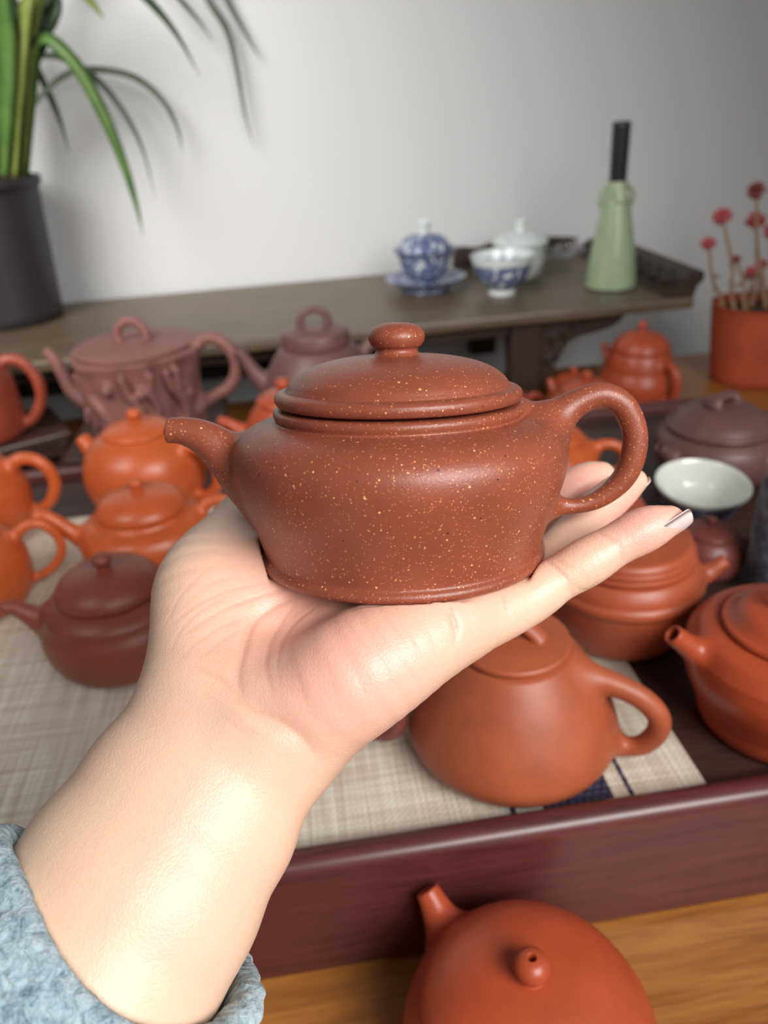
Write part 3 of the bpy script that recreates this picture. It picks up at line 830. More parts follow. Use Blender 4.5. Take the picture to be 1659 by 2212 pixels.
# 16 red-brown pot on the stand at the left edge
LST = -.008
teapot('ridged_handle_teapot', 'red-brown teapot with bamboo-jointed handle on the dark stand, left edge', put(-78, 836, .055, LST), math.radians(8), M['brick'],
       body=[(44, 0), (52, 1), (56, 12), (56, 40), (54, 70), (50, 88), None, (46, 90)],
       lid=[(45, 90), (48, 90.2), None, (48.6, 92), (44, 96), (25, 100), (0, 101)], knob=knob_ball(1.2),
       spout=[(-46, 0, 30, 13), (-60, 0, 40, 9), (-70, 0, 56, 7), (-78, 0, 72, 6)],
       handle=[(44, 0, 84, 7), (56, 0, 90, 6.2), (70, 0, 86, 7), (79, 0, 74, 6.4), (84, 0, 58, 7.2), (82, 0, 40, 6.4), (74, 0, 24, 7), (62, 0, 13, 6.4), (48, 0, 10, 7)], k=6, res=1.7, group=BG)


# ------------------------------------------------------------------ things on the shelf and around
def proj(p):
    q = p - Vector((0, 0, CAM_H)); d = -q.dot(_b0)
    return CXP + FPX * q.dot(_right) / d, CYP - FPX * q.dot(_up) / d, d


def height_for(p, py):
    """how high above p a thing must reach to end at image row py"""
    lo, hi = 0.0, 1.2
    for _ in range(40):
        m = (lo + hi) / 2
        if proj(p + Vector((0, 0, m)))[1] > py: lo = m
        else: hi = m
    return lo * 1000


def porcelain(name, blue=True, lo=.50, scale=70, tint=(222, 228, 226), band=None):
    m = NT(name); c = lin(tint)
    if not blue: return m.set(Base_Color=(*c,), Roughness=.16, Specular_IOR_Level=.6)
    n = m.noise(scale, 5, .62, None, 1.6); n2 = m.noise(scale * 2.4, 3, .6)
    f = m.math('MULTIPLY', m.math('GREATER_THAN', n, lo), m.math('ADD', m.math('MULTIPLY', n2, .8), .45), True)
    if band:
        sx = m.new('SeparateXYZ'); m.L(m.tc.outputs['Object'], sx.inputs[0])
        ok = m.math('MULTIPLY', m.math('GREATER_THAN', sx.outputs[2], band[0]), m.math('LESS_THAN', sx.outputs[2], band[1]))
        f = m.math('MULTIPLY', f, ok)
    return m.set(Base_Color=m.mix(f, c, lin((34, 52, 118))), Roughness=.18, Specular_IOR_Level=.6)


white = porcelain('white_porcelain', False)
blue_dense = porcelain('blue_flower_porcelain', True, .42, 62)
blue_band = porcelain('blue_leaf_porcelain', True, .43, 52, band=(.008, .044))
pale_blue = porcelain('pale_blue_porcelain', True, .62, 120, (204, 210, 208))
SG = 'porcelain on the dark shelf'

p = at(920, 626, SZ + .001)
g = empty('gaiwan', p, 0, 'blue and white lidded tea bowl on its saucer on the shelf, left one', 'tea bowl', SG)
lathe('saucer', spl([(0, 4), (30, 4), None, (31, .5), (36, .5), (37, 6), (48, 12), (58, 17), (61, 19.4), (60.6, 20.6), (56, 19), (46, 15), (34, 11), (0, 10.6)]), blue_dense, g)
lathe('bowl', spl([(0, 12), (19, 12), None, (20, 15), (27, 21), (35, 34), (38.4, 47), (41.6, 55), (47, 60), (47.4, 61.2), (45, 61), None, (40.5, 58)]), blue_dense, g)
L = lathe('lid', spl([(37, 58.6), (40, 59.4), None, (40, 61.4), (37.2, 67.5), (31, 75), (22, 80.4), (11, 82.6), (0, 83)]), blue_dense, g)
lathe('knob', spl([(8.5, 82), (8, 85), (9.6, 92), (11.5, 98.5), (10.8, 99.4), (8, 98), (0, 97)]), white, L, 32)

p = at(1084, 634, SZ + .001)
g = tag(lathe('tea_bowl', spl([(0, 3), (16, 3), None, (17, 0), (19.4, .3), (19.6, 9), None, (27, 14), (36, 25), (41, 40), (44.5, 53), (45.2, 54.5), (44.2, 55), (40, 42), (34, 27), (25, 18), (0, 14)]), blue_band, loc=p), 'open blue and white footed bowl on the shelf, right of the lidded bowl', 'tea bowl', SG)
p = at(1122, 602, SZ + .001)
g = empty('lidded_cup', p, 0, 'pale lidded cup half hidden behind the open footed bowl', 'cup', SG)
lathe('cup', spl([(0, 2), (20, 2), None, (22, 0), (30, 8), (36, 22), (39, 44), (42, 54), (41.4, 54.8), None, (38, 53)]), pale_blue, g)
L = lathe('lid', spl([(37, 53), (41.5, 54.4), None, (42.6, 56), (37, 62), (27, 68), (14, 71), (0, 72)]), pale_blue, g)
lathe('knob', spl([(7.5, 71), (6.8, 75), (8.4, 82), (9.4, 86), (8.6, 87), (6, 86), (0, 85.4)]), white, L, 28)

# celadon vase with a black tube
p = at(1318, 618, SZ + .001)
cel = plain('celadon_glaze', (160, 176, 140), .25, .6)
v = empty('celadon_vase', p, 0, 'pale green cone-shaped vase with small loops and a black tube neck', 'vase')
hv = height_for(p, 392); ht = height_for(p + Vector((0, 0, 0)), 262)
lathe('vase_body', spl([(0, 1), (32, 0), None, (35.5, 1.5), (35.8, 5), (33, hv * .25), (27, hv * .5), (20.5, hv * .75), (15.5, hv * .93), (13.6, hv), (12.6, hv + .6), None, (11, hv - 2), (0, hv - 2)]), cel, v, 48)
for sx in (-1, 1):
    tube('loop_handle', spl([(sx * 14.6, 0, hv * .95), (sx * 20, 0, hv * .93), (sx * 24, 0, hv * .86), (sx * 22.4, 0, hv * .80), (sx * 19.4, 0, hv * .78)], 5), 2.6, cel, v, 10)
tube('draped_ring', spl([(-9, -14.4, hv * .93), (-7, -17.6, hv * .87), (0, -19.5, hv * .82), (7, -17.6, hv * .87), (9, -14.4, hv * .93)], 5), 2.0, cel, v, 10)
lathe('tube_neck', spl([(0, hv - 3), (11.4, hv - 3), None, (11.6, hv + 4), (12.0, (hv + ht) / 2), (12.2, ht - 1), None, (11.4, ht), (9.4, ht), None, (9, ht - 8), (0, ht - 8)]), plain('black_tube', (34, 31, 34), .4), v, 32)

# terracotta flowerpot with pink flowering stalks
p = at(1614, 816, TZ)
fp = empty('flowerpot', p, 0, 'terracotta flowerpot with dry pink-flowered stalks at the right edge', 'plant')
tc = clay('terracotta_pot', (186, 84, 56), .62, .3)
hp = height_for(p + Vector((0, -.055, 0)), 672)
lathe('pot', spl([(0, 2), (50, 0), None, (52, 2), None, (58, hp * .5), (62, hp - 1), None, (62.5, hp), (59, hp), None, (57, hp - 10), (0, hp - 10)]), tc, fp, 56)
lathe('soil', spl([(58, hp - 12), (40, hp - 8), (0, hp - 6)]), plain('potting_soil', (74, 58, 48), .95, .1), fp, 32)
stalk_m = plain('dry_stalk', (150, 120, 92), .8, .2); pink = plain('pink_petals', (184, 84, 90), .6, .3); dusk = plain('dusky_petals', (142, 72, 66), .6, .3); pale = plain('pale_centre', (214, 178, 120), .7)
hz = hp - 8
P0 = p + Vector((0, 0, hz * .001)); dp = deep(P0)


def loc_at(px, py, d, origin):
    return (CM @ (Vector(cp(px, py, d)) * .001) - origin) * 1000


for i, (fx, fy, bx, rr, mt) in enumerate([(1560, 468, -38, 13, pink), (1530, 526, -48, 10.5, pink), (1632, 476, -4, 13.5, pink), (1634, 412, 6, 13, dusk), (1622, 588, -10, 9.5, pink), (1644, 572, 14, 9, pink), (1590, 560, -22, 7, dusk), (1668, 500, 30, 12, pink)]):
    tip = np.array(loc_at(fx, fy, dp + .012 * (i % 3 - 1), p)); base = np.array([bx, 12 * (i % 3 - 1), hz - 4])
    mid = base * .5 + tip * .5 + np.array([5 * (-1) ** i, 0, 0])
    q = spl([base, base * .75 + tip * .25, mid, tip], 6)
    s = tube('stalk', q, np.linspace(3.6, 2.0, len(q)), stalk_m, fp, 8)
    bm = bmesh.new(); r = random.Random(i)
    for k in range(48):                                   # a head of short petals
        th, ph = r.uniform(0, 2 * math.pi), math.acos(r.uniform(-1, 1))
        d = Vector((math.sin(ph) * math.cos(th), math.sin(ph) * math.sin(th), math.cos(ph) * .8))
        mm = Matrix.Translation((Vector(tip) + d * rr * .66) * .001) @ d.to_track_quat('Z', 'Y').to_matrix().to_4x4() @ Matrix.Diagonal((rr * .00030, rr * .00018, rr * .00046, 1))
        bmesh.ops.create_icosphere(bm, subdivisions=1, radius=1, matrix=mm)
    bm_obj('flower_head', bm, mt, s, True)
    for k in range(3):                                    # shrivelled leaves along the stalk
        c = q[4 + 4 * k]; a = r.uniform(0, 6.28); L_ = r.uniform(9, 15)
        tube('leaf', spl([c, c + np.array([math.cos(a) * L_ * .5, math.sin(a) * L_ * .4, 3]), c + np.array([math.cos(a) * L_, math.sin(a) * L_ * .7, -4])], 4), [.6, 1.5, 2.2, 2.6, 2.6, 2.2, 1.6, 1.0, .4], stalk_m if k else dusk, s, 6, flat=.3)

# leafy plant in a black nursery pot
p = at(26, 690, SZ + .001)
pl = empty('potted_plant', p, 0, 'leafy green plant with arching leaves in a black plastic pot', 'plant')
hp = height_for(p, 388)
black = plain('black_plastic', (50, 46, 48), .5, .4)
lathe('pot', spl([(0, 2), (72, 0), None, (76, 3), None, (79, hp * .4), (84, hp * .9), None, (85, hp - 12), None, (89, hp - 11.5), (89.5, hp - 1), (88, hp), (85, hp), None, (83, hp - 14), (0, hp - 14)]), black, pl, 64)
lathe('soil', spl([(84, hp - 14), (50, hp - 8), (0, hp - 4)]), plain('bark_soil', (120, 74, 46), .95, .1), pl, 40)
dpl = deep(p + Vector((0, 0, hp * .001)))


def on_plane(px, py, o, origin):
    # point seen at (px, py) on an upright plane through the plant, parallel to the wall, o metres nearer the wall
    n = Vector((-math.sin(YAW), math.cos(YAW), 0)); c = Vector((0, 0, CAM_H))
    r = _right * ((px - CXP) / FPX) + _up * (-(py - CYP) / FPX) - _b0
    return (c + r * (((origin - c).dot(n) + o * .9) / r.dot(n)) - origin) * 1000


def leaf_mat(name, a, b):
    m = NT(name)
    col = m.ramp(m.noise(30, 3, .6), [(.3, lin(a)), (.7, lin(b))])
    return m.set(Base_Color=col, Roughness=.42, Specular_IOR_Level=.4, Subsurface_Weight=.0)


lm = [leaf_mat('leaf_green', (66, 96, 44), (90, 120, 56)), leaf_mat('leaf_dark_green', (40, 56, 36), (58, 74, 48)), leaf_mat('leaf_yellow_green', (108, 122, 56), (132, 142, 72)), leaf_mat('leaf_grey_green', (78, 88, 74), (104, 112, 98))]


def blade(name, pts, width, mat, fold=.25):
    """pts: pixel polyline with a depth offset per point; a folded, tapering leaf with real thickness"""
    P = spl([tuple(on_plane(x, y, o, p)) for x, y, o in pts], 8)
    T = np.gradient(P, axis=0); T /= np.linalg.norm(T, axis=1)[:, None]
    out = np.array(_b0); n = len(P); V = []
    for i in range(n):
        s = i / (n - 1)
        wv = width * (min(1, .45 + 1.6 * s) if s < .35 else 1) * (1 if s < .55 else max(.06, 1 - ((s - .55) / .45) ** 1.7))
        sd = np.cross(T[i], out); sd /= np.linalg.norm(sd) + 1e-9; nn = np.cross(sd, T[i])
        V += [P[i] - sd * wv, P[i] - nn * wv * fold + nn * .35, P[i] + sd * wv, P[i] - nn * wv * fold - nn * .35]
    f = []
    for i in range(n - 1):
        for j in range(4):
            a, b = i * 4 + j, i * 4 + (j + 1) % 4
            f.append((a, b, b + 4, a + 4))
    f += [(3, 2, 1, 0), tuple((n - 1) * 4 + j for j in range(4))]
    return mesh_obj(name, np.array(V) * .001, f, mat, pl)


leaves = [
    ([(58, 380, 0), (70, 220, -.03), (74, 110, -.05), (95, 82, -.06), (135, 108, -.07), (180, 165, -.075), (230, 262, -.08), (270, 362, -.08), (295, 445, -.08), (309, 508, -.08)], 8.6, 0),
    ([(30, 385, 0), (48, 275, .02), (95, 200, .03), (155, 156, .04), (230, 152, .05), (300, 172, .06), (355, 222, .065), (385, 282, .07), (394, 335, .07)], 5.0, 3),
    ([(20, 385, .01), (40, 230, .02), (72, 136, .03), (110, 120, .03), (155, 135, .04), (205, 168, .05), (250, 218, .055), (290, 282, .06), (315, 345, .06), (336, 432, .06)], 4.8, 3),
    ([(24, 385, .02), (45, 220, .03), (68, 138, .04), (100, 192, .045), (130, 262, .05), (150, 335, .05)], 4.8, 1),
    ([(40, 380, .0), (70, 100, -.02), (150, -60, -.02), (250, -60, -.02), (320, 0, -.02), (380, 72, -.02), (432, 165, -.02)], 6.2, 1),
    ([(44, 380, .03), (90, 60, .05), (200, -110, .06), (320, -90, .07), (390, 0, .075), (430, 46, .08), (462, 92, .08)], 4.4, 3),
    ([(30, 380, .04), (70, 40, .06), (240, -190, .08), (390, -120, .09), (450, 0, .09), (490, 65, .09), (512, 150, .09), (530, 250, .09), (550, 322, .09)], 4.8, 3),
    ([(36, 380, .05), (80, 40, .07), (260, -220, .1), (430, -130, .1), (490, 0, .1), (530, 72, .1), (566, 134, .1)], 4.4, 3),
    ([(50, 380, -.02), (70, 90, -.05), (110, -70, -.06), (160, -40, -.07), (200, 8, -.07), (226, 42, -.07)], 7.0, 2),
    ([(46, 380, -.01), (66, 160, -.03), (90, 80, -.04), (108, 40, -.05), (122, 4, -.05), (118, -40, -.05)], 13, 1),
    ([(8, 385, -.03), (14, 230, -.05), (16, 100, -.06), (8, 0, -.07), (-6, -100, -.08)], 13, 0),
    ([(30, 385, -.03), (34, 230, -.05), (44, 100, -.06), (60, 0, -.07), (90, -110, -.08)], 12, 2),
    ([(46, 385, -.02), (60, 250, -.03), (70, 130, -.04), (64, 30, -.05), (50, -90, -.06)], 10, 0),
    ([(-10, 385, -.01), (-4, 230, 0), (30, 80, 0), (70, -20, 0), (130, -120, 0)], 11, 1),
    ([(-20, 385, .01), (-30, 200, .02), (-10, 60, .03), (0, -80, .03)], 12, 2),
    ([(20, 385, .03), (10, 200, .04), (30, 60, .05), (20, -80, .05)], 12, 1),
]
for pts, wd, mi in leaves: blade('leaf', pts, wd, lm[mi])

# white cup with blue bands, in the tray
p = at(1512, 1047, .039)
cup = tag(lathe('tea_cup', [(r, z * .8) for r, z in spl([(0, 3), (13, 3), None, (14, 0), (16, .3), (16.4, 5), None, (20, 9), (26, 19), (30.4, 32), (34.4, 44), (36.2, 48), (35.4, 48.6), (33, 44), (29, 33), (24, 24), (15, 18), (0, 17)])], porcelain('blue_banded_porcelain', True, .40, 85, (226, 232, 224), (.003, .035)), loc=(p.x, p.y, .0046)), 'white tea cup with blue pattern outside, right of the fingertips', 'cup')
cup.rotation_euler = (math.radians(7), 0, 0)
inner = lathe('lining', [(r, z * .8 + .1) for r, z in spl([(35.2, 48.9), (32.7, 44.2), (28.7, 33.3), (23.7, 24.3), (14.8, 18.3), (0, 17.3)])], porcelain('white_cup_lining', False, tint=(236, 240, 232)), cup)

# grey-blue mottled jar at the right edge
p = Vector((.2785, .460, 0))
jm = NT('mottled_grey_blue_glaze')
jc = jm.ramp(jm.math('ADD', jm.math('MULTIPLY', jm.noise(45, 5, .7, None, 1.2), .7), jm.math('MULTIPLY', jm.noise(300, 3, .7), .3)), [(.36, lin((58, 58, 66))), (.5, lin((104, 112, 124))), (.64, lin((160, 172, 184)))])
jm.bump(jm.noise(220, 4, .7), .4, .002); jm.set(Base_Color=jc, Roughness=.7)
hj = height_for(p, 1004)
jar = empty('mottled_jar', (p.x, p.y, .0006), 0, 'grey-blue mottled jar cut by the right edge, beside the tea cup', 'jar')
lathe('jar_body', spl([(0, 2), (20, 0), (23, 3), (25.5, hj * .3), (26, hj * .55), (25, hj * .8), (24, hj * .9)]), jm.m, jar, 48)
lathe('jar_neck', spl([(24, hj * .9), (23.4, hj * .94), (24.4, hj), None, (23.4, hj + .6), (22, hj), None, (21, hj * .8), (0, hj * .75)]), plain('grey_pink_rim', (150, 128, 124), .5), jar, 48)


# low dark stands under the pots at the back
def stand(cx, cy, ztop, sx, sy, yaw, label, tiers=1):
    o = empty('display_stand', (cx, cy, TZ), yaw, label, 'stand'); h = ztop - TZ - .0006
    bm_obj('stand_top', box_bm(-sx, sx, -sy, sy, h - .012, h, .003), M['stand'], o)
    bm_obj('stand_shelf', box_bm(-sx - .008, sx + .008, -sy - .008, sy + .008, .012, .024, .003), M['stand'], o)
    for a in (-1, 1):
        for b_ in (-1, 1):
            bm_obj('leg', box_bm(a * (sx - .012) - .008, a * (sx - .012) + .008, b_ * (sy - .012) - .008, b_ * (sy - .012) + .008, .0, h - .0118, .002), M['stand'], o)
    for b_ in (-1, 1): bm_obj('rail', box_bm(-sx + .004, sx - .004, b_ * (sy - .010) - .004, b_ * (sy - .010) + .004, h - .030, h - .0118, .002), M['stand'], o)
    return o


for nm, lab, sx, sy, yw in (('trunk_teapot', 'dark wooden stand under the tree-trunk teapot', .085, .075, .1), ('bell_teapot', 'dark wooden stand under the purple bell-shaped teapot', .060, .050, .1), ('ridged_handle_teapot', 'dark wooden two-tier stand at the left edge under the red-brown teapot', .095, .058, .55)):
    o = bpy.data.objects[nm]
    stand(o.location.x, o.location.y, o.location.z, sx, sy, yw, lab)


# ------------------------------------------------------------------ the person: hand, forearm, sleeve (worked out in millimetres, then placed in the room)
def skin_material():
    m = NT('skin')
    a = m.new('Attribute', attribute_name='flush')
    sep = m.new('SeparateColor'); m.L(a.outputs['Color'], sep.inputs[0])
    v = m.noise(55, 3, .55)
    base = m.mix(sep.outputs[0], lin((234, 200, 172)), lin((246, 178, 160)))
    base = m.mix(m.math('MULTIPLY', sep.outputs[2], .55), base, lin((206, 182, 162)))       # veins, knuckle backs
    base = m.mix(m.math('MULTIPLY', m.math('SUBTRACT', v, .42, True), 1.1), base, lin((246, 186, 166)))
    base = m.mix(m.math('MULTIPLY', sep.outputs[1], .42), base, lin((186, 112, 92)))        # creases
    vor = m.new('TexVoronoi', feature='DISTANCE_TO_EDGE'); vor.inputs['Scale'].default_value = 900; m.L(m.tc.outputs['Object'], vor.inputs['Vector'])
    h = m.math('ADD', m.math('MULTIPLY', m.math('MINIMUM', vor.outputs['Distance'], .25), 1.2), m.noise(420, 4, .6, None, .4))
    m.bump(h, .20, .0006)
    m.set(Base_Color=base, Roughness=.40, Specular_IOR_Level=.5, Subsurface_Weight=.30, Subsurface_Scale=.003)
    m.b.inputs['Subsurface Radius'].default_value = (1.0, .35, .2)
    return m.m


def eseg(P, a, b, w, A0, A1, B0, B1):
    """tapered segment with an elliptical section: half width A along w, half thickness B"""
    ab = b - a; t = np.clip(((P - a) @ ab) / (ab @ ab), 0, 1)
    o = P - a - t[..., None] * ab
    w = w - ab * (w @ ab) / (ab @ ab); w = w / np.linalg.norm(w)
    ow = o @ w; on = np.sqrt(np.maximum((o * o).sum(-1) - ow * ow, 0))
    A = A0 + t * (A1 - A0); B = B0 + t * (B1 - B0)
    l = np.sqrt((ow / A) ** 2 + (on / B) ** 2); g = np.sqrt((ow / A ** 2) ** 2 + (on / B ** 2) ** 2)
    return l * (l - 1) / (g + 1e-6) * (l > 1e-3) + (l <= 1e-3) * -np.minimum(A, B)


def chain_put(G, F, pts, k):
    p = np.array([cp(*q[:3]) for q in pts]); r = np.array([q[3] for q in pts])
    s = spl([(*a, b) for a, b in zip(p, r)], 4); p, r = s[:, :3], s[:, 3]
    G.putk(F, lambda X: chain_d(X, p, r), (p - r[:, None]).min(0), (p + r[:, None]).max(0), k)
    return p, r


ARM = [((505, 1572, .0, .228), 29.0, 20.0), ((408, 1738, 0, .221), 31.5, 23.0), ((305, 1905, 0, .213), 33.5, 26.0), ((120, 2215, 0, .199), 36.0, 30.0), ((-70, 2530, 0, .186), 38.5, 33.0)]
ARM_P = [cp(q[0], q[1], q[3]) for q, _, _ in ARM]
ARM_W = np.array([.86, -.48, .20])


def build_hand():
    root = empty('person', CM @ (Vector(ARM_P[0]) * .001), 0, "person's left hand held palm up under the speckled teapot, in a blue-grey fleece sleeve", 'person')
    Mr = Matrix.Translation(root.location).inverted() @ CM
    res = .75
    G = Grid((-165, -190, -352), (105, 42, -150), res)
    F = G.full()
    # forearm
    for i in range(len(ARM) - 1):
        a, b = ARM_P[i], ARM_P[i + 1]; A0, B0 = ARM[i][1:]; A1, B1 = ARM[i + 1][1:]
        G.putk(F, lambda X: eseg(X, a, b, ARM_W, A0, A1, B0, B1), np.minimum(a, b) - max(A0, A1), np.maximum(a, b) + max(A0, A1), 4)
    # metacarpals and palm
    K = 14
    chain_put(G, F, [(635, 1560, .224, 16.5), (760, 1462, .2205, 17.5), (870, 1400, .223, 15), (960, 1348, .229, 12.3)], K)
    chain_put(G, F, [(590, 1540, .234, 15), (780, 1410, .243, 13), (955, 1305, .252, 10.5)], K)
    chain_put(G, F, [(550, 1520, .240, 15), (740, 1380, .255, 13), (930, 1250, .271, 10.5)], K)
    chain_put(G, F, [(510, 1490, .247, 15), (700, 1340, .268, 12), (895, 1212, .290, 10)], K)
    u = np.array([-.03, .9632, .268]); u /= np.linalg.norm(u); ax = np.array([1, 0, 0]) - u * u[0]; ax /= np.linalg.norm(ax); ay = np.cross(u, ax)
    c0 = cp(868, 1195, .262)
    c = c0 - u * 11.2 - ax * 13
    G.putk(F, lambda X: ell_d(X, c, np.array([37, 35, 10.5]), [ax, ay, u]), c - 38, c + 38, 10)
    # thenar mound and thumb, which passes behind the pot
    chain_put(G, F, [(455, 1440, .240, 16.5), (446, 1330, .246, 17), (452, 1245, .258, 15.5), (532, 1140, .297, 12.6)], K)
    thumb = [(532, 1140, .297, 12.4), (590, 1100, .313, 10.4), (650, 1075, .326, 9.6), (700, 1055, .333, 9.0), (740, 1040, .337, 7.4)]
    chain_put(G, F, thumb, 5)
    cw = cp(560, 1275, .258); G.putk(F, lambda X: ell_d(X, cw, np.array([20, 15, 17])), cw - 20, cw + 20, 12)
    # fingers, each its own chain; a small blending radius keeps them apart
    Ff = G.full()
    pinky = [(955, 1350, .2285, 11.8), (1045, 1334, .2335, 9.4), (1122, 1302, .2385, 8.3), (1165, 1276, .240, 7.9), (1207, 1250, .241, 7.0), (1268, 1214, .241, 7.5), (1330, 1177, .241, 6.6), (1392, 1144, .241, 7.0), (1446, 1124, .241, 4.6)]
    ring = [(955, 1310, .252, 10), (1060, 1295, .257, 8.8), (1165, 1235, .264, 8.0), (1225, 1172, .270, 7.6), (1285, 1108, .277, 7.2), (1335, 1064, .281, 6.6), (1370, 1040, .283, 4.6)]
    middle = [(930, 1252, .271, 10), (1020, 1235, .281, 8.8), (1110, 1185, .292, 8.1), (1165, 1125, .300, 7.8), (1215, 1072, .305, 7.7), (1265, 1040, .308, 7.4), (1298, 1028, .309, 5.6)]
    index = [(895, 1215, .290, 9.6), (970, 1190, .305, 8.6), (1040, 1150, .320, 7.9), (1090, 1115, .330, 7.5), (1130, 1085, .337, 7.2), (1160, 1065, .342, 5.4)]
    for fg in (pinky, ring, middle, index): chain_put(G, Ff, fg, 1.2)
    F = smin(F, Ff, 6)
    # clear the room the pot takes: a pad that the foot ring presses flat
    sl, X = G.sub(c0 - 62, c0 + 62)
    hgt = (X - c0) @ u; rr = np.linalg.norm((X - c0) - hgt[..., None] * u, axis=-1)
    foot = np.maximum(np.maximum(-hgt - .2, rr - np.interp(hgt, [-1, 0, 8, 15, 22, 29, 36], [46.8, 46.8, 46.2, 48.8, 52, 54.5, 55.4])), hgt - 40)
    F[sl] = -smin(-F[sl], foot.astype(np.float32), 1.2)
    V, Q, N = G.polygonise(F)
    # creases: lines followed across the skin
    lines = [   # (points, depth mm, width mm, tint)
        ([(470, 1470), (520, 1505), (580, 1545), (640, 1585), (690, 1640)], 1.0, 3.2, .25),
        ([(500, 1500), (545, 1530), (600, 1556), (650, 1592), (684, 1632)], .40, .7, .8),
        ([(455, 1520), (500, 1560), (560, 1600)], .22, .8, .3),
        ([(440, 1500), (490, 1530), (540, 1575), (580, 1600)], .16, .7, .3),
        ([(420, 1440), (470, 1462), (500, 1490)], .25, .9, .4),
        ([(640, 1285), (590, 1310), (545, 1345), (525, 1400), (512, 1450), (515, 1500)], .6, 1.7, .35),
        ([(640, 1290), (592, 1313), (550, 1347), (530, 1400), (517, 1450), (518, 1490)], .25, .55, .8),
        ([(640, 1300), (610, 1345), (585, 1390), (575, 1440), (590, 1500)], .26, .6, .7),
        ([(700, 1300), (650, 1335), (615, 1375), (600, 1410)], .20, .6, .5),
        ([(680, 1310), (625, 1360), (600, 1430), (605, 1480)], .16, .55, .45),
        ([(610, 1275), (540, 1295), (470, 1325), (400, 1370)], .24, .6, .6),
        ([(570, 1260), (500, 1275), (430, 1305), (370, 1350)], .20, .55, .5),
        ([(520, 1275), (450, 1310), (400, 1350), (372, 1400)], .16, .5, .4),
        ([(560, 1320), (490, 1350), (430, 1385), (385, 1430)], .16, .5, .4),
        ([(540, 1350), (480, 1385), (430, 1425)], .14, .5, .35),
        ([(480, 1210), (430, 1245), (390, 1290), (360, 1345)], .14, .5, .3),
        ([(510, 1240), (450, 1265), (400, 1305)], .12, .5, .3),
        ([(962, 1308), (975, 1335), (985, 1360), (984, 1388)], .75, 1.2, .5),
        ([(966, 1312), (979, 1338), (988, 1362)], .35, .5, .9),
        ([(1085, 1282), (1090, 1305), (1100, 1325)], .25, .6, .5),
        ([(1182, 1212), (1200, 1228), (1222, 1252), (1235, 1285)], .40, .9, .4),
        ([(1184, 1213), (1202, 1229), (1224, 1254)], .25, .5, .8),
        ([(1196, 1206), (1216, 1218), (1236, 1226)], .25, .55, .6),
        ([(1290, 1152), (1312, 1160), (1338, 1184), (1345, 1215)], .30, .7, .55),
        ([(1235, 1262), (1262, 1275), (1290, 1258)], .18, .7, .3),
        ([(740, 1330), (765, 1370), (830, 1440), (850, 1500)], .12, .5, .3),
        ([(800, 1340), (835, 1390), (880, 1440), (900, 1480)], .12, .5, .3),
        ([(855, 1340), (890, 1380), (930, 1425)], .12, .5, .3),
        ([(830, 1330), (860, 1370), (905, 1430)], .10, .5, .25),
        ([(700, 1420), (720, 1480), (735, 1540)], .10, .5, .25),
        ([(760, 1430), (785, 1490), (800, 1540)], .10, .5, .25),
        ([(640, 1440), (655, 1500), (680, 1560)], .12, .5, .25),
    ]
    crease = np.zeros(len(V)); disp = np.zeros(len(V))
    from mathutils import kdtree
    ds = np.arange(.150, .330, .0004)
    for pts, dep, wid, tint in lines:
        q = spl(pts, 14); hits = []
        for x, y in q:
            R = np.stack([cp(x, y, d) for d in ds]); f = G.sample(F, R)
            h = np.argmax(f < 0)
            if f[h] < 0: hits.append(R[h])
        if len(hits) < 3: continue
        H = np.array(hits); fade = np.sin(np.linspace(.12, math.pi - .12, len(H))) ** .6
        # densify
        kd = kdtree.KDTree(len(H))
        for i, p in enumerate(H): kd.insert(p, i)
        kd.balance()
        near = np.where((np.abs(V - H.mean(0)).max(1)) < np.abs(H - H.mean(0)).max() + 12)[0]
        for i in near:
            p, j, dd = kd.find(V[i])
            if dd > wid * 2.6 + .8: continue
            a, b = H[max(0, j - 1)], H[min(len(H) - 1, j + 1)]; ab = b - a
            t = np.clip((V[i] - a) @ ab / (ab @ ab + 1e-9), 0, 1); dd = np.linalg.norm(V[i] - a - t * ab)
            g = math.exp(-(dd / wid) ** 2) * fade[j]
            disp[i] += dep * g
            crease[i] = max(crease[i], tint * g)
    V = V - N * disp[:, None]
    me_obj = mesh_obj('body', V * .001, Q, skin_material(), root)
    # flush: palm, fingertips and mounds are pinker; veins greyer on the forearm
    fl = np.zeros(len(V)); vn = np.zeros(len(V))
    for (x, y, d), s, a in (((760, 1440, .205), 26, .95), ((620, 1350, .235), 30, .8), ((1400, 1125, .236), 17, 1), ((1250, 1040, .30), 22, .9), ((1345, 1070, .275), 16, .9), ((1000, 1320, .22), 20, .5), ((480, 1500, .21), 26, .3), ((520, 1780, .20), 28, .25), ((1200, 1230, .23), 14, .3)):
        fl = np.maximum(fl, a * np.exp(-(np.linalg.norm(V - cp(x, y, d), axis=1) / s) ** 2))
    for pts in ([(470, 1560), (430, 1660), (370, 1760), (300, 1900), (250, 2000)], [(540, 1600), (470, 1720), (420, 1840), (390, 1960)]):
        q = spl(pts, 8); c3 = np.array([cp(x, y, .205) for x, y in q])
        for p in c3: vn = np.maximum(vn, .55 * np.exp(-(np.linalg.norm((V - p)[:, :2], axis=1) / 3.6) ** 2) * (N[:, 2] > .2))
    at_ = me_obj.data.color_attributes.new('flush', 'FLOAT_COLOR', 'POINT')
    cc = np.stack([fl, crease, vn, np.ones(len(V))], 1); at_.data.foreach_set('color', cc.reshape(-1))
    me_obj.matrix_local = Mr
    # nails: curved plates on the back of the fingertips
    nm = NT('fingernail').set(Base_Color=lin((240, 216, 210)), Roughness=.3, Specular_IOR_Level=.6, Subsurface_Weight=.3, Subsurface_Scale=.003)

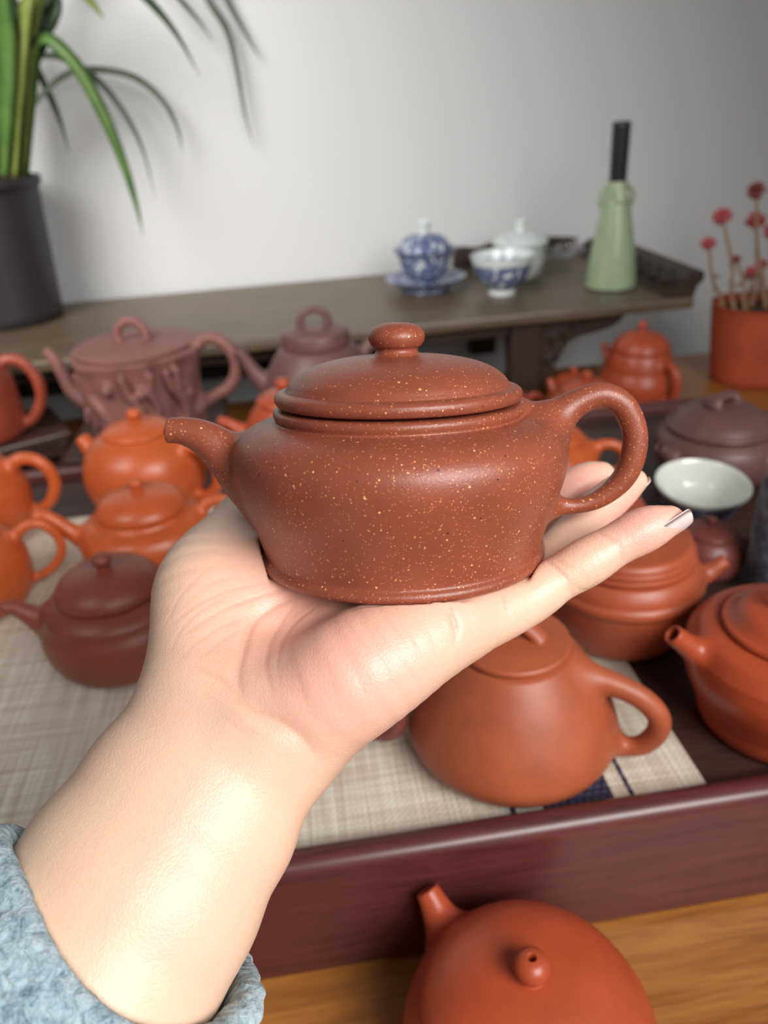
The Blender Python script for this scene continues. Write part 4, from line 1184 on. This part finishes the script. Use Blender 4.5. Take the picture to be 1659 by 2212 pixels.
    def nail(base, tip, back, half, arch, off0=0, off1=0):
        bk0 = np.array(back, float) / np.linalg.norm(back)
        b, t = cp(*base) + bk0 * off0, cp(*tip) + bk0 * off1; ln = t - b; L = np.linalg.norm(ln); ln /= L
        bk = np.array(back, float); bk -= ln * (bk @ ln); bk /= np.linalg.norm(bk); sd = np.cross(ln, bk)
        nu, nv = 15, 11; verts = []
        for off in (0, -.55):
            for i in range(nu):
                s = i / (nu - 1); wv = half * (.86 + .22 * math.sin(s * 2.2)) * (math.sqrt(max(0, 1 - ((s - .84) / .16) ** 2 * .55)) if s > .84 else 1)
                for j in range(nv):
                    a = (j / (nv - 1) * 2 - 1)
                    verts.append(b + ln * L * s + sd * wv * a + bk * (arch * (1 - a * a) - arch * .6 + off - .9 * (s - .4) ** 2))
        f = []
        for o in (0, nu * nv):
            for i in range(nu - 1):
                for j in range(nv - 1):
                    q = [o + i * nv + j, o + (i + 1) * nv + j, o + (i + 1) * nv + j + 1, o + i * nv + j + 1]
                    f.append(q if o == 0 else q[::-1])
        n0 = nu * nv
        rim = [i * nv for i in range(nu)] + [(nu - 1) * nv + j for j in range(1, nv)] + [i * nv + nv - 1 for i in range(nu - 2, -1, -1)] + [j for j in range(nv - 2, 0, -1)]
        for a, b2 in zip(rim, rim[1:] + rim[:1]): f.append([a, b2, b2 + n0, a + n0])
        o = mesh_obj('fingernail', np.array(verts) * .001, f, nm, root); o.matrix_local = Mr
        return o
    nail((1396, 1143, .241), (1480, 1108, .2415), (.47, -.70, .52), 5.5, 1.7, 5.3, 3.3)
    nail((1345, 1078, .285), (1392, 1032, .287), (.62, -.55, -.55), 4.6, 1.7)
    nail((1275, 1060, .314), (1330, 1022, .314), (.35, -.6, -.7), 4.8, 1.7)
    nail((1135, 1095, .345), (1178, 1058, .347), (.3, -.6, -.7), 4.6, 1.7)
    nail((690, 1068, .342), (752, 1034, .343), (-.2, .3, -.9), 5.4, 1.8)

    # the sleeve: a thick fleece tube with a rolled edge, open towards the hand
    fm = NT('blue_grey_fleece')
    n1 = fm.noise(260, 5, .65, None, 1.0); n2 = fm.noise(900, 4, .7)
    col = fm.ramp(fm.math('ADD', fm.math('MULTIPLY', n1, .75), fm.math('MULTIPLY', n2, .25)), [(.36, lin((92, 122, 138))), (.48, lin((156, 184, 194))), (.64, lin((200, 220, 226)))])
    fm.bump(fm.math('ADD', n1, fm.math('MULTIPLY', n2, .6)), .7, .003)
    fm.set(Base_Color=col, Roughness=.95, Specular_IOR_Level=.1, Sheen_Weight=.5, Sheen_Roughness=.5)
    ctr = [np.array(p) for p in (cp(290, 1962, .213), cp(200, 2110, .207), cp(90, 2290, .199), cp(-60, 2530, .188), cp(-260, 2850, .172))]
    axd = ctr[1] - ctr[0]; axd /= np.linalg.norm(axd)
    w_ = ARM_W - axd * (ARM_W @ axd); w_ /= np.linalg.norm(w_); v_ = np.cross(axd, w_)
    if v_[2] < 0: v_ = -v_                                       # towards the lens
    rows = []
    # (distance along the centre line 0..4, scale of the section, inward offset)
    for t, s in [(.9, .80), (.45, .84), (.12, .865), (.02, .885), (-.05, .92), (-.07, .965), (-.03, 1.01), (.06, 1.035)] + [(x, 1.04 + .02 * math.sin(x * 3)) for x in np.linspace(.10, 4, 240)]:
        rows.append((t, s))
    na = 420; verts = []
    for t, s in rows:
        i = min(3, max(0, int(math.floor(t)))); fr = t - i
        c1 = ctr[i] + (ctr[i + 1] - ctr[i]) * fr
        for j in range(na):
            a = j / na * 2 * math.pi
            ca, sa = math.cos(a), math.sin(a)
            slack = (1 + .03 * math.sin(3 * a + t * 1.7) + .02 * math.sin(5 * a - t * 2.3))
            back = axd * ((10 + 12 * ca) * max(0, sa) ** 1.1 - 2.0 * max(0, -sa)) * math.exp(-max(0, t) * .9)          # the near side of the opening sits lower on the arm
            p = c1 + (w_ * ca * 40.5 + v_ * sa * 37) * s * slack + back
            nrm = (w_ * ca + v_ * sa) * (1 if s > .9 else -1)
            q = Vector(p * .16)
            d = noise.noise(q * 1.0) * 1.3 + noise.noise(q * 2.6) * 1.1 + abs(noise.noise(q * 4.5)) * 1.1 + abs(noise.noise(q * 9)) * .5
            verts.append(p + nrm * d)
    f = [(i * na + j, i * na + (j + 1) % na, (i + 1) * na + (j + 1) % na, (i + 1) * na + j) for i in range(len(rows) - 1) for j in range(na)]
    o = mesh_obj('sleeve', np.array(verts) * .001, f, fm.m, root); o.matrix_local = Mr
    o['label'] = 'blue-grey fleece sleeve cuff'


build_hand()
